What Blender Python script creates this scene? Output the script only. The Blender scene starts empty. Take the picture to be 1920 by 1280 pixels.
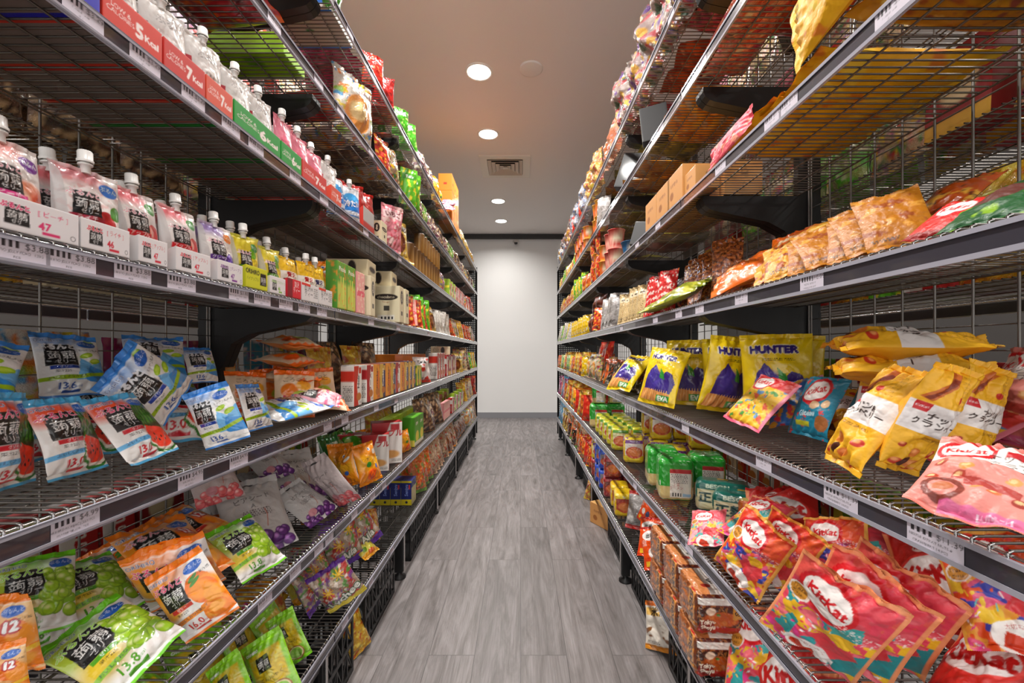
import bpy, math, random
import numpy as np
from mathutils import Matrix, Vector, Quaternion
PI = math.pi
sc = bpy.context.scene
COL = sc.collection
random.seed(7)

# ------------------------------------------------------------------ camera
F_PX, VPX, VPY, EYE = 791.0, 976.0, 660.0, 1.2      # 1920x1280 frame, eye height in metres
cd = bpy.data.cameras.new('camera'); cam = bpy.data.objects.new('camera', cd); COL.objects.link(cam)
cd.sensor_width = 36; cd.lens = F_PX / 1920 * 36
cd.shift_x = (960 - VPX) / 1920; cd.shift_y = (VPY - 640) / 1920
cd.clip_start = .02
cam.location = (0, 0, EYE); cam.rotation_euler = (PI/2, 0, 0)
sc.camera = cam
# ------------------------------------------------------------------ exposure, world
vs = sc.view_settings
vs.view_transform = 'Standard'; vs.look = 'None'; vs.gamma = 1; vs.use_curve_mapping = False
vs.exposure = 0.0
w = bpy.data.worlds.new('world'); sc.world = w; w.use_nodes = True
w.node_tree.nodes['Background'].inputs[0].default_value = (1.0, .97, .94, 1)
w.node_tree.nodes['Background'].inputs[1].default_value = 1.5
sc.cycles.max_bounces = 7; sc.cycles.diffuse_bounces = 4; sc.cycles.glossy_bounces = 3
sc.cycles.transparent_max_bounces = 10; sc.cycles.use_denoising = True
sc.cycles.caustics_reflective = False; sc.cycles.caustics_refractive = False
sc.cycles.sample_clamp_indirect = 6
CEIL = 3.346; WALL_Y = 7.72
XL, XR = -.6, .505                                  # fronts of the two racks
JL = [-.452, .448, 1.348, 2.248, 3.148, 4.048, 4.948, 5.848]      # bay joints along the aisle
JR = [-.487, .413, 1.313, 2.213, 3.113, 4.013, 4.913, 5.813]
# ceiling lights of the store: the row over this aisle and the rows over the aisles either side
LIGHTS = [(-.318, y) for y in (.5, 1.41, 2.32, 3.23, 4.15, 5.99, 6.9)]
SIDE_LIGHTS = [(sx, y) for sx in (-2.6, 2.5) for y in (.6, 2.4, 4.2, 6.0)]
for i, (lx, ly) in enumerate(LIGHTS + SIDE_LIGHTS):
    ld = bpy.data.lights.new('downlight_beam', 'AREA'); ld.shape = 'DISK'; ld.size = .19
    ld.energy = (22 if ly < 6.5 else 15) if i < len(LIGHTS) else 30; ld.color = (1, .97, .93); ld.spread = math.radians(150)
    lo = bpy.data.objects.new('downlight_beam', ld); COL.objects.link(lo); lo.location = (lx, ly, CEIL - .035)

# ------------------------------------------------------------------ helpers
def lin(c):
    if isinstance(c, str):
        c = [int(c[i:i+2], 16)/255 for i in (0, 2, 4)]
    c = np.asarray(c, float)
    return np.where(c <= .04045, c/12.92, ((c+.055)/1.055)**2.4)
def link(o, parent=None):
    COL.objects.link(o)
    if parent is not None: o.parent = parent
    return o
def meshdata(name, V, F, mats, smooth=False, cols=None, mi=None):
    me = bpy.data.meshes.new(name)
    me.from_pydata([tuple(v) for v in V], [], F)
    for m in (mats if isinstance(mats, (list, tuple)) else [mats]): me.materials.append(m)
    if smooth: me.polygons.foreach_set('use_smooth', [True]*len(F))
    if mi is not None: me.polygons.foreach_set('material_index', mi)
    if cols is not None: setcols(me, cols)
    me.update(); return me
def setcols(me, cols):
    a = me.color_attributes.new('art', 'FLOAT_COLOR', 'POINT')
    c = np.ones((len(cols), 4), np.float32); c[:, :3] = np.asarray(cols)**1.13
    a.data.foreach_set('color', c.ravel())
def quadmesh(name, V, Q, mats, cols=None, smooth=True, mi=None):
    me = bpy.data.meshes.new(name)
    V = np.asarray(V, np.float32); Q = np.asarray(Q, np.int32)
    me.vertices.add(len(V)); me.vertices.foreach_set('co', V.ravel())
    me.loops.add(Q.size); me.loops.foreach_set('vertex_index', Q.ravel())
    me.polygons.add(len(Q)); me.polygons.foreach_set('loop_start', np.arange(0, Q.size, 4, dtype=np.int32))
    me.polygons.foreach_set('loop_total', np.full(len(Q), 4, np.int32))
    me.polygons.foreach_set('use_smooth', np.full(len(Q), smooth, bool))
    for m in (mats if isinstance(mats, (list, tuple)) else [mats]): me.materials.append(m)
    if mi is not None: me.polygons.foreach_set('material_index', mi)
    if cols is not None: setcols(me, cols)
    me.update(calc_edges=True); return me
def obj(name, me, parent=None, **props):
    o = bpy.data.objects.new(name, me); link(o, parent)
    for k, v in props.items(): o[k] = v
    return o
class MB:
    "collects boxes, bars and lathed shapes into one mesh"
    def __init__(s): s.V = []; s.F = []; s.sm = []
    def add(s, V, F, sm=False):
        n = len(s.V); s.V += [tuple(v) for v in V]; s.F += [tuple(i+n for i in f) for f in F]; s.sm += [sm]*len(F)
    def box(s, x0, x1, y0, y1, z0, z1):
        s.add([(x, y, z) for x in (x0, x1) for y in (y0, y1) for z in (z0, z1)],
              [(0,1,3,2), (4,6,7,5), (0,4,5,1), (2,3,7,6), (0,2,6,4), (1,5,7,3)])
    def bar(s, p, q, r, n=6, cap=True):
        p = Vector(p); q = Vector(q); d = (q-p).normalized()
        a = d.orthogonal().normalized(); b = d.cross(a)
        V = [c + (a*math.cos(2*PI*i/n) + b*math.sin(2*PI*i/n))*r for c in (p, q) for i in range(n)]
        F = [(i, (i+1) % n, n+(i+1) % n, n+i) for i in range(n)]
        s.add(V, F, True)
        if cap: s.add(V, [tuple(range(n))[::-1], tuple(range(n, 2*n))])
    def path(s, pts, r, n=5):
        for a, b in zip(pts, pts[1:]): s.bar(a, b, r, n)
    def lathe(s, prof, n=16, c=(0, 0, 0), sm=True):
        V = [(c[0]+r*math.cos(2*PI*i/n), c[1]+r*math.sin(2*PI*i/n), c[2]+z) for r, z in prof for i in range(n)]
        F = [(j*n+i, j*n+(i+1) % n, (j+1)*n+(i+1) % n, (j+1)*n+i) for j in range(len(prof)-1) for i in range(n)]
        s.add(V, F, sm)
        s.add(V, [tuple(range(n))[::-1], tuple(range((len(prof)-1)*n, len(prof)*n))])
    def prism(s, pts, axis, a, b):
        "closed outline pts (2D) pushed along axis from a to b"
        def P(p, t):
            return {'x': (t, p[0], p[1]), 'y': (p[0], t, p[1]), 'z': (p[0], p[1], t)}[axis]
        n = len(pts); V = [P(p, a) for p in pts] + [P(p, b) for p in pts]
        s.add(V, [tuple(range(n)), tuple(range(n, 2*n))[::-1]] + [(i, (i+1) % n, n+(i+1) % n, n+i) for i in range(n)])
    def mesh(s, name, m):
        me = bpy.data.meshes.new(name); me.from_pydata(s.V, [], s.F); me.materials.append(m)
        me.polygons.foreach_set('use_smooth', s.sm); me.update(); return me
def mat(name, col, rough=.5, metal=0, coat=0, **k):
    m = bpy.data.materials.new(name); m.use_nodes = True
    b = m.node_tree.nodes['Principled BSDF']
    b.inputs['Base Color'].default_value = (*lin(col), 1)
    b.inputs['Roughness'].default_value = rough; b.inputs['Metallic'].default_value = metal
    b.inputs['Coat Weight'].default_value = coat
    for kk, v in k.items(): b.inputs[kk.replace('_', ' ')].default_value = v
    return m
def nodes(m): return m.node_tree.nodes, m.node_tree.links, m.node_tree.nodes['Principled BSDF']
def bump(m, scale, strength, dist=.001, detail=3, rough=.6, ridged=False):
    N, L, b = nodes(m)
    tc = N.new('ShaderNodeTexCoord'); t = N.new('ShaderNodeTexNoise'); t.inputs['Scale'].default_value = scale
    t.inputs['Detail'].default_value = detail; t.inputs['Roughness'].default_value = rough
    if ridged: t.noise_type = 'RIDGED_MULTIFRACTAL'
    bp = N.new('ShaderNodeBump'); bp.inputs['Strength'].default_value = strength; bp.inputs['Distance'].default_value = dist
    L.new(tc.outputs['Object'], t.inputs['Vector']); L.new(t.outputs[0], bp.inputs['Height'])
    L.new(bp.outputs[0], b.inputs['Normal'])
    if 'Coat Normal' in b.inputs: L.new(bp.outputs[0], b.inputs['Coat Normal'])
    return m
def artmat(name, rough, coat=0, crinkle=None, spec=.5, metal=0):
    m = mat(name, 'ffffff', rough, metal, coat); N, L, b = nodes(m)
    b.inputs['Specular IOR Level'].default_value = spec
    b.inputs['Coat Roughness'].default_value = .08
    a = N.new('ShaderNodeAttribute'); a.attribute_name = 'art'
    L.new(a.outputs['Color'], b.inputs['Base Color'])
    if crinkle: bump(m, *crinkle)
    return m
M = {}
M['film'] = artmat('glossy_printed_film', .32, .75, (28, .55, .0035, 3, .55))
M['matte'] = artmat('satin_printed_film', .46, .05, (24, .7, .006, 3, .55))
M['clear'] = artmat('cellophane_over_print', .22, 1.0, (45, 1.0, .006, 4, .7))
M['cello'] = artmat('crinkled_cellophane', .16, 1.0, (38, 1.0, .012, 5, .75), 1.0, .25)
M['card'] = artmat('printed_card', .5, .12)
M['paper'] = artmat('paper_label', .6)
M['wire'] = bump(mat('zinc_plated_wire', '7f7974', .33, .8), 300, .1)
M['steel'] = mat('zinc_dark_wire', '8c8884', .4, .8)
M['chrome'] = mat('bright_steel_rod', 'd0cfce', .18, .95)
M['black'] = bump(mat('black_powder_coated_steel', '161516', .45), 400, .15)
M['plastic'] = mat('black_moulded_plastic', '1b1b1c', .4)
M['rail'] = mat('clear_grey_label_rail', '3f3d46', .22, 0, .6)
M['railtop'] = mat('clear_rail_lip', 'a9a8b4', .2, 0, .6)
M['cap'] = mat('white_plastic_cap', 'e9e6e2', .35, 0, .2)
M['trans'] = mat('frosted_plastic', 'd8d6d4', .3, 0, .4, Alpha=1.0)

# perforated steel: rows of real see-through holes
def perforated():
    m = mat('perforated_black_steel', '141314', .45); N, L, b = nodes(m)
    tc = N.new('ShaderNodeTexCoord'); mp = N.new('ShaderNodeVectorMath'); mp.operation = 'SCALE'; mp.inputs['Scale'].default_value = 1/.025
    fr = N.new('ShaderNodeVectorMath'); fr.operation = 'FRACTION'
    sb = N.new('ShaderNodeVectorMath'); sb.operation = 'SUBTRACT'; sb.inputs[1].default_value = (.5, .5, .5)
    mu = N.new('ShaderNodeVectorMath'); mu.operation = 'MULTIPLY'; mu.inputs[1].default_value = (1, 0, 1)
    ln = N.new('ShaderNodeVectorMath'); ln.operation = 'LENGTH'
    gt = N.new('ShaderNodeMath'); gt.operation = 'GREATER_THAN'; gt.inputs[1].default_value = .2
    L.new(tc.outputs['Object'], mp.inputs[0]); L.new(mp.outputs[0], fr.inputs[0]); L.new(fr.outputs[0], sb.inputs[0])
    L.new(sb.outputs[0], mu.inputs[0]); L.new(mu.outputs[0], ln.inputs[0]); L.new(ln.outputs['Value'], gt.inputs[0])
    L.new(gt.outputs[0], b.inputs['Alpha']); return m
M['perf'] = perforated()

# ------------------------------------------------------------------ room
def quad(name, pts, m, **p):
    return obj(name, meshdata(name, pts, [(0, 1, 2, 3)], m), **p)
fm = mat('grey_oak_planks', '8f8983', .38); N, L, b = nodes(fm)
tc = N.new('ShaderNodeTexCoord'); mp = N.new('ShaderNodeMapping'); mp.inputs['Rotation'].default_value = (0, 0, PI/2)
L.new(tc.outputs['Object'], mp.inputs[0])
br = N.new('ShaderNodeTexBrick'); br.offset = .37; br.inputs['Scale'].default_value = 1
br.inputs['Brick Width'].default_value = 1.22; br.inputs['Row Height'].default_value = .182; br.inputs['Mortar Size'].default_value = .0014
br.inputs['Color1'].default_value = (.1, .1, .1, 1); br.inputs['Color2'].default_value = (.9, .9, .9, 1); br.inputs['Mortar'].default_value = (.5, .5, .5, 1)
br.inputs['Bias'].default_value = 0
L.new(mp.outputs[0], br.inputs['Vector'])
# grain: noise stretched along the plank, shifted per plank
sh = N.new('ShaderNodeVectorMath'); sh.operation = 'MULTIPLY_ADD'; sh.inputs[1].default_value = (5, 13, 7)
L.new(br.outputs['Color'], sh.inputs[0]); L.new(tc.outputs['Object'], sh.inputs[2])
g1 = N.new('ShaderNodeMapping'); g1.inputs['Scale'].default_value = (8, 1.15, 1); L.new(sh.outputs[0], g1.inputs[0])
n1 = N.new('ShaderNodeTexNoise'); n1.inputs['Scale'].default_value = 1.6; n1.inputs['Detail'].default_value = 7; n1.inputs['Roughness'].default_value = .62; n1.inputs['Distortion'].default_value = 1.8
L.new(g1.outputs[0], n1.inputs['Vector'])
g2 = N.new('ShaderNodeMapping'); g2.inputs['Scale'].default_value = (95, 3.2, 1); L.new(sh.outputs[0], g2.inputs[0])
n2 = N.new('ShaderNodeTexNoise'); n2.inputs['Scale'].default_value = 2; n2.inputs['Detail'].default_value = 4; n2.inputs['Distortion'].default_value = .6
L.new(g2.outputs[0], n2.inputs['Vector'])
mixn = N.new('ShaderNodeMix'); mixn.data_type = 'FLOAT'; mixn.inputs[0].default_value = .27
L.new(n1.outputs[0], mixn.inputs[2]); L.new(n2.outputs[0], mixn.inputs[3])
rp = N.new('ShaderNodeValToRGB'); e = rp.color_ramp.elements
e[0].position = .32; e[0].color = (*lin('554f4c'), 1); e[1].position = .7; e[1].color = (*lin('969090'), 1)
x = e.new(.5); x.color = (*lin('797372'), 1)
L.new(mixn.outputs[0], rp.inputs[0])
tint = N.new('ShaderNodeMapRange'); tint.inputs['To Min'].default_value = .86; tint.inputs['To Max'].default_value = 1.1
L.new(br.outputs['Color'], tint.inputs[0])
seam = N.new('ShaderNodeMapRange'); seam.inputs['To Min'].default_value = 1; seam.inputs['To Max'].default_value = .45
L.new(br.outputs['Fac'], seam.inputs[0])
mm = N.new('ShaderNodeMath'); mm.operation = 'MULTIPLY'; L.new(tint.outputs[0], mm.inputs[0]); L.new(seam.outputs[0], mm.inputs[1])
vm = N.new('ShaderNodeVectorMath'); vm.operation = 'SCALE'; L.new(rp.outputs[0], vm.inputs[0]); L.new(mm.outputs[0], vm.inputs['Scale'])
L.new(vm.outputs[0], b.inputs['Base Color'])
bp = N.new('ShaderNodeBump'); bp.inputs['Strength'].default_value = .25; bp.inputs['Distance'].default_value = .002
L.new(n2.outputs[0], bp.inputs['Height']); L.new(bp.outputs[0], b.inputs['Normal'])
RX0, RX1, RY0 = -3.7, 3.6, -1.6
quad('floor', [(RX0, RY0, 0), (RX1, RY0, 0), (RX1, WALL_Y, 0), (RX0, WALL_Y, 0)], fm, kind='structure')
wm = bump(mat('white_painted_wall', 'f4f3f1', .7), 90, .05)
cm = bump(mat('off_white_ceiling', 'ede6e1', .8), 90, .05)
def slab(name, x0, x1, y0, y1, z0, z1, m, **p):
    mb = MB(); mb.box(x0, x1, y0, y1, z0, z1); return obj(name, mb.mesh(name, m), **p)
slab('ceiling', RX0, RX1, RY0, 2.44, CEIL, CEIL+.05, cm, kind='structure')
slab('ceiling', RX0, RX1, 2.444, WALL_Y, CEIL, CEIL+.05, cm, kind='structure')
slab('wall_back', RX0, RX1, WALL_Y, WALL_Y+.1, 0, CEIL, wm, kind='structure')
slab('baseboard_back', RX0, RX1, WALL_Y-.015, WALL_Y, 0, .1, mat('grey_vinyl_skirting', '8f8f93', .5), kind='structure')
slab('trim_1', RX0, RX1, WALL_Y-.06, WALL_Y-.001, CEIL-.082, CEIL-.001, mat('dark_ceiling_track', '33312f', .5), kind='structure')
sm_ = bump(mat('dim_stand_in_wall', '3a3634', .7), 60, .05)  # added side walls, coloured dark to stand in for the dim racks beyond
slab('wall_left', RX0-.1, RX0, RY0, WALL_Y, 0, CEIL, sm_, kind='structure')
slab('wall_right', RX1, RX1+.1, RY0, WALL_Y, 0, CEIL, sm_, kind='structure')

# ceiling lights
glow = mat('lit_diffuser', 'ffffff'); nn, ll, bb = nodes(glow)
bb.inputs['Emission Color'].default_value = (1, .96, .9, 1); bb.inputs['Emission Strength'].default_value = 9
ringm = mat('white_light_ring', 'f2eee8', .4)
mb = MB(); prof = [(.088, -.004), (.094, -.009), (.104, -.009), (.108, 0)]
n = 40
V = [(r*math.cos(2*PI*i/n), r*math.sin(2*PI*i/n), z) for r, z in prof for i in range(n)]
mb.add(V, [(j*n+i, j*n+(i+1) % n, (j+1)*n+(i+1) % n, (j+1)*n+i) for j in range(3) for i in range(n)], True)
ringme = mb.mesh('trim_ring', ringm)
mb = MB(); mb.lathe([(.0905, -.005), (.0905, -.002)], 40); diffme = mb.mesh('diffuser', glow)
lab = {3.23: 'round recessed ceiling light over the aisle beside the blank round cover',
       4.15: 'round recessed ceiling light between the blank round cover and the air vent',
       5.99: 'round recessed ceiling light just beyond the square air vent',
       6.9: 'small round recessed ceiling light closest to the back wall',
       2.32: 'round recessed ceiling light above the camera end of the aisle',
       1.41: 'round recessed ceiling light over the camera', .5: 'round recessed ceiling light behind the camera'}
for i, (lx, ly) in enumerate(LIGHTS + SIDE_LIGHTS):
    e = obj('ceiling_light', None); e.location = (lx, ly, CEIL)
    e['category'] = 'ceiling light'; e['group'] = 'round recessed ceiling lights'
    e['label'] = lab[ly] if i < len(LIGHTS) else 'round ceiling light over next aisle, %s rack side, number %d' % (('jelly', 'chocolate')[lx > 0], int(ly/1.8)+1)
    obj('trim_ring', ringme, e); obj('diffuser', diffme, e)
# blank round cover
mb = MB(); mb.lathe([(.088, 0), (.088, -.008), (.08, -.012), (.0, -.012)], 40)
o = obj('ceiling_cover', mb.mesh('ceiling_cover', mat('beige_cover', 'ece8e4', .6)), label='blank round beige cover plate on the ceiling beside the largest light', category='ceiling cover')
o.location = (.08, 3.19, CEIL)
# square air diffuser
vent = obj('air_vent', None); vent.location = (-.175, 4.88, CEIL)
vent['label'] = 'square white air vent with nested louvre rings in the ceiling'; vent['category'] = 'air vent'
def ring(mb, a, b_, z0, z1):
    V = [(s*a, t*a, z0) for s, t in ((-1,-1),(1,-1),(1,1),(-1,1))] + [(s*b_, t*b_, z1) for s, t in ((-1,-1),(1,-1),(1,1),(-1,1))]
    mb.add(V, [(i, (i+1) % 4, 4+(i+1) % 4, 4+i) for i in range(4)])
mb = MB(); ring(mb, .285, .284, 0, -.012); ring(mb, .284, .2, -.012, -.012); ring(mb, .2, .2, -.012, 0)
obj('frame', mb.mesh('frame', mat('vent_white', 'e2dacd', .5)), vent)
mb = MB()
for a in (.195, .15, .105, .06): ring(mb, a, a-.04, -.022, -.003); ring(mb, a, a+.002, -.022, -.019)
mb.box(-.03, .03, -.03, .03, -.02, -.017)
obj('louvre', mb.mesh('louvre', mat('vent_louvre', 'cdbfb0', .5)), vent)
mb = MB(); mb.box(-.2, .2, -.2, .2, -.0025, -.001); obj('backing', mb.mesh('backing', mat('vent_dark', '15120f', .8)), vent)
# small dome camera on the back wall header
cam_ = obj('security_camera', None); cam_.location = (-.085, 7.66, 3.2)
cam_['label'] = 'small white dome security camera high on the back wall'; cam_['category'] = 'security camera'
mb = MB(); mb.lathe([(.055, .03), (.055, .0), (.045, -.012)], 24); obj('housing', mb.mesh('housing', mat('camera_white', 'cfcac3', .4)), cam_)
mb = MB(); mb.lathe([(.034, -.012), (.03, -.032), (.018, -.044), (.004, -.048)], 20); obj('dome', mb.mesh('dome', mat('camera_dome', '2a2829', .1, 0, 1)), cam_)
# ------------------------------------------------------------------ racks
LEV = [.27, .604, .954, 1.302, 1.642, 1.975, 2.293]           # underside of each label rail, floor to top
DECK = [z+.043 for z in LEV]
DEP = .35; NW = 52; PW = .9/NW
SIDE = {'L': dict(x=XL, s=-1, J=JL, name='jelly rack'), 'R': dict(x=XR, s=1, J=JR, name='chocolate rack')}
def deck_mesh(s, fine=True):
    mb = MB(); step = PW if fine else PW*1.5
    k = int(round(.89/step))
    for i in range(k+1):
        y = .006 + i*(.888/k)
        mb.bar((s*.001, y, .0405), (s*DEP, y, .0405), .0017, 4, False)
    for x in (.07, .14, .21, .28, .345): mb.bar((s*x, .002, .037), (s*x, .898, .037), .0021, 5)
    nf = len(mb.F)
    mb.bar((s*.002, .002, .0355), (s*.002, .898, .0355), .0021, 6)
    for i in range(k+1):                                      # turned-down wire ends along the front rod
        y = .006 + i*(.888/k)
        mb.bar((s*.004, y, .0405), (-s*.0012, y, .0385), .0016, 5); mb.bar((-s*.0012, y, .0385), (-s*.0012, y, .033), .0016, 5)
    me = mb.mesh('wire_deck', M['wire']); me.materials.append(M['chrome'])
    me.polygons.foreach_set('material_index', [0]*nf + [1]*(len(mb.F)-nf)); me.update(); return me
def rail_mesh(s):
    mb = MB(); 
    def bx(x0, x1, z0, z1): mb.box(min(s*x0, s*x1), max(s*x0, s*x1), .003, .897, z0, z1)
    bx(-.006, -.0035, .003, .032); n1 = len(mb.F)
    bx(-.0085, -.0035, .0, .003); bx(-.0085, -.0035, .032, .0345); bx(-.0085, -.0072, .0, .0065); bx(-.0085, -.0072, .0285, .0345)
    me = mb.mesh('label_rail', M['rail']); me.materials.append(M['railtop'])
    me.polygons.foreach_set('material_index', [0]*n1 + [1]*(len(mb.F)-n1)); me.update(); return me
def bracket_mesh(s):
    mb = MB()
    pts = [(.052, .034), (.35, .034), (.35, -.15), (.335, -.15), (.305, -.075), (.25, -.045), (.09, -.012), (.072, -.006), (.058, .006), (.052, .02)]
    mb.prism([(s*x, z) for x, z in pts], 'y', -.013, .013); return mb.mesh('bracket', M['black'])
RK = {k: dict(deck=deck_mesh(v['s']), rail=rail_mesh(v['s']), br=bracket_mesh(v['s'])) for k, v in SIDE.items()}
ORD = ['first', 'second', 'third', 'fourth', 'fifth', 'sixth', 'seventh', 'eighth', 'ninth', 'tenth', 'eleventh', 'twelfth', 'thirteenth', 'fourteenth', 'fifteenth', 'sixteenth', 'seventeenth', 'eighteenth', 'nineteenth', 'twentieth'] + ['number %d' % i for i in range(21, 90)]
LNAME = ['bottom', 'second', 'third', 'fourth', 'fifth', 'sixth', 'top']
SHELF = {}
for sd, v in SIDE.items():
    s = v['s']
    for lv, z in enumerate(LEV):
        for b in range(1, 7):
            y = v['J'][b]
            sh = obj('wire_shelf', None); sh.location = (v['x'], y, z)
            sh['category'] = 'shelf'; sh['group'] = 'wire shelves of the %s' % v['name']
            sh['label'] = 'wire shelf with label rail, %s level of the %s, %s bay from the camera' % (LNAME[lv], v['name'], ORD[b-1])
            obj('wire_deck', RK[sd]['deck'], sh); obj('label_rail', RK[sd]['rail'], sh)
            if lv: 
                o = obj('bracket', RK[sd]['br'], sh); o.location = (0, .014, 0)
                o = obj('bracket', RK[sd]['br'], sh); o.location = (0, .886, 0)
            SHELF[sd, lv, b] = sh
# uprights, mesh backs, feet
def up_mesh():
    mb = MB()
    mb.box(-.03, .03, -.015, .015, .03, 2.42); mb.box(-.034, .034, -.0155, -.0135, .03, 2.42)
    n1 = len(mb.F)
    for i in range(46):
        for x in (-.032, .032): mb.box(x-.0035, x+.0035, -.0006-.0155, -.0155, .1+i*.05, .122+i*.05)
    me = mb.mesh('upright_post', M['black']); return me
upm = up_mesh()
mb = MB()
for i in range(12):
    y = .03+i*.0764
    mb.bar((0, y, .02), (0, y, 2.1), .0026, 5)
for i in range(43): mb.bar((.004, .02, .03+i*.0485), (.004, .88, .03+i*.0485), .0018, 4, False)
for y in (.018, .882): mb.bar((0, y, .0), (0, y, 2.12), .0036, 6)
meshp = mb.mesh('mesh_back_panel', M['steel'])
mb = MB(); mb.box(-.02, .02, -.02, .02, .035, .27); mb.lathe([(.034, 0), (.034, .01), (.014, .018), (.012, .035)], 18)
legm = mb.mesh('shelf_leg', M['black'])
mb = MB(); mb.lathe([(.006, .03), (.006, .27)], 8); rodm = mb.mesh('front_rod', M['chrome'])
for sd, v in SIDE.items():
    s = v['s']
    for j in range(1, 8):
        o = obj('upright_post', upm, category='post', group='uprights of the %s' % v['name'],
                label='black slotted steel upright of the %s at bay joint number %d from the camera' % (v['name'], j))
        o.location = (v['x']+s*(DEP+.034), v['J'][j], 0)
        lg = obj('shelf_leg', legm, category='leg post', group='front legs of the %s' % v['name'],
                 label='short black front leg with round foot under the %s, %s from the camera' % (v['name'], ORD[j-1]))
        lg.location = (v['x']+s*.045, v['J'][j] + (.0 if j < 7 else -.025), 0)
        r = obj('front_rod', rodm, lg); r.location = (-s*.024, 0, 0)
    for b in range(1, 7):
        o = obj('mesh_back_panel', meshp, category='wire panel', group='wire mesh backs of the %s' % v['name'],
                label='wire mesh back panel of the %s, %s bay from the camera' % (v['name'], ORD[b-1]))
        o.location = (v['x']+s*(DEP+.03), v['J'][b], .3)
        if s < 0: o.rotation_euler = (0, 0, 0)
    # perforated end panel closing the run
    ye = v['J'][7]+.022
    mb = MB(); a, b_ = v['x']+s*.004, v['x']+s*.78
    mb.box(min(a, b_), max(a, b_), 0, .0015, .075, 2.38); n1 = len(mb.F)
    mb.box(min(a, a+s*.02), max(a, a+s*.02), 0, .02, .075, 2.38)
    me = mb.mesh('end_panel', M['perf']); me.materials.append(M['black'])
    me.polygons.foreach_set('material_index', [0]*n1+[1]*(len(mb.F)-n1))
    o = obj('end_panel', me, category='panel', label='tall perforated black steel panel closing the far end of the %s' % v['name'])
    o.location = (0, ye, 0)
# rear shelves: the other face of each back-to-back rack, seen through the mesh
for sd, v in SIDE.items():
    s = v['s']; osd = 'R' if sd == 'L' else 'L'
    for lv, z in enumerate(LEV):
        for b in (1, 2):
            sh = obj('rear_wire_shelf', None); sh.location = (v['x']+s*(2*DEP+.08), v['J'][b], z)
            sh['category'] = 'shelf'; sh['group'] = 'rear wire shelves behind the %s' % v['name']
            sh['label'] = 'wire shelf behind the mesh back of the %s, %s level, %s bay' % (v['name'], LNAME[lv], ORD[b-1])
            obj('wire_deck', RK[osd]['deck'], sh); obj('label_rail', RK[osd]['rail'], sh)

# ------------------------------------------------------------------ packaging print: a small painter in package coordinates
_tx = {}
def glyphs(t):
    if t in _tx: return _tx[t]
    c = bpy.data.curves.new('t', 'FONT'); c.body = t; c.resolution_u = 2; c.align_x = 'CENTER'; c.align_y = 'CENTER'; c.space_line = .9
    o = bpy.data.objects.new('t', c); COL.objects.link(o)
    m = o.evaluated_get(bpy.context.evaluated_depsgraph_get()).to_mesh(); m.calc_loop_triangles()
    V = np.array([(v.co.x, v.co.y) for v in m.vertices]); T = np.array([tuple(t_.vertices) for t_ in m.loop_triangles])
    bpy.data.objects.remove(o); bpy.data.curves.remove(c)
    _tx[t] = (V, T); return _tx[t]
def snoise(X, Y, seed, f, oct=3):
    r = np.random.RandomState(seed); out = 0; a = 1; tot = 0
    for k in range(oct):
        for q in range(4):
            th = r.rand()*2*PI; ph = r.rand()*2*PI; ff = f*(2**k)*(.6+.8*r.rand())
            out = out + a*np.cos((X*np.cos(th)+Y*np.sin(th))*ff*2*PI+ph+1.3*np.cos((X*np.sin(th)-Y*np.cos(th))*ff*3+ph*2))
        tot += 4*a*.5; a *= .55
    return np.clip(out/tot, -1, 1)
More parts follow.
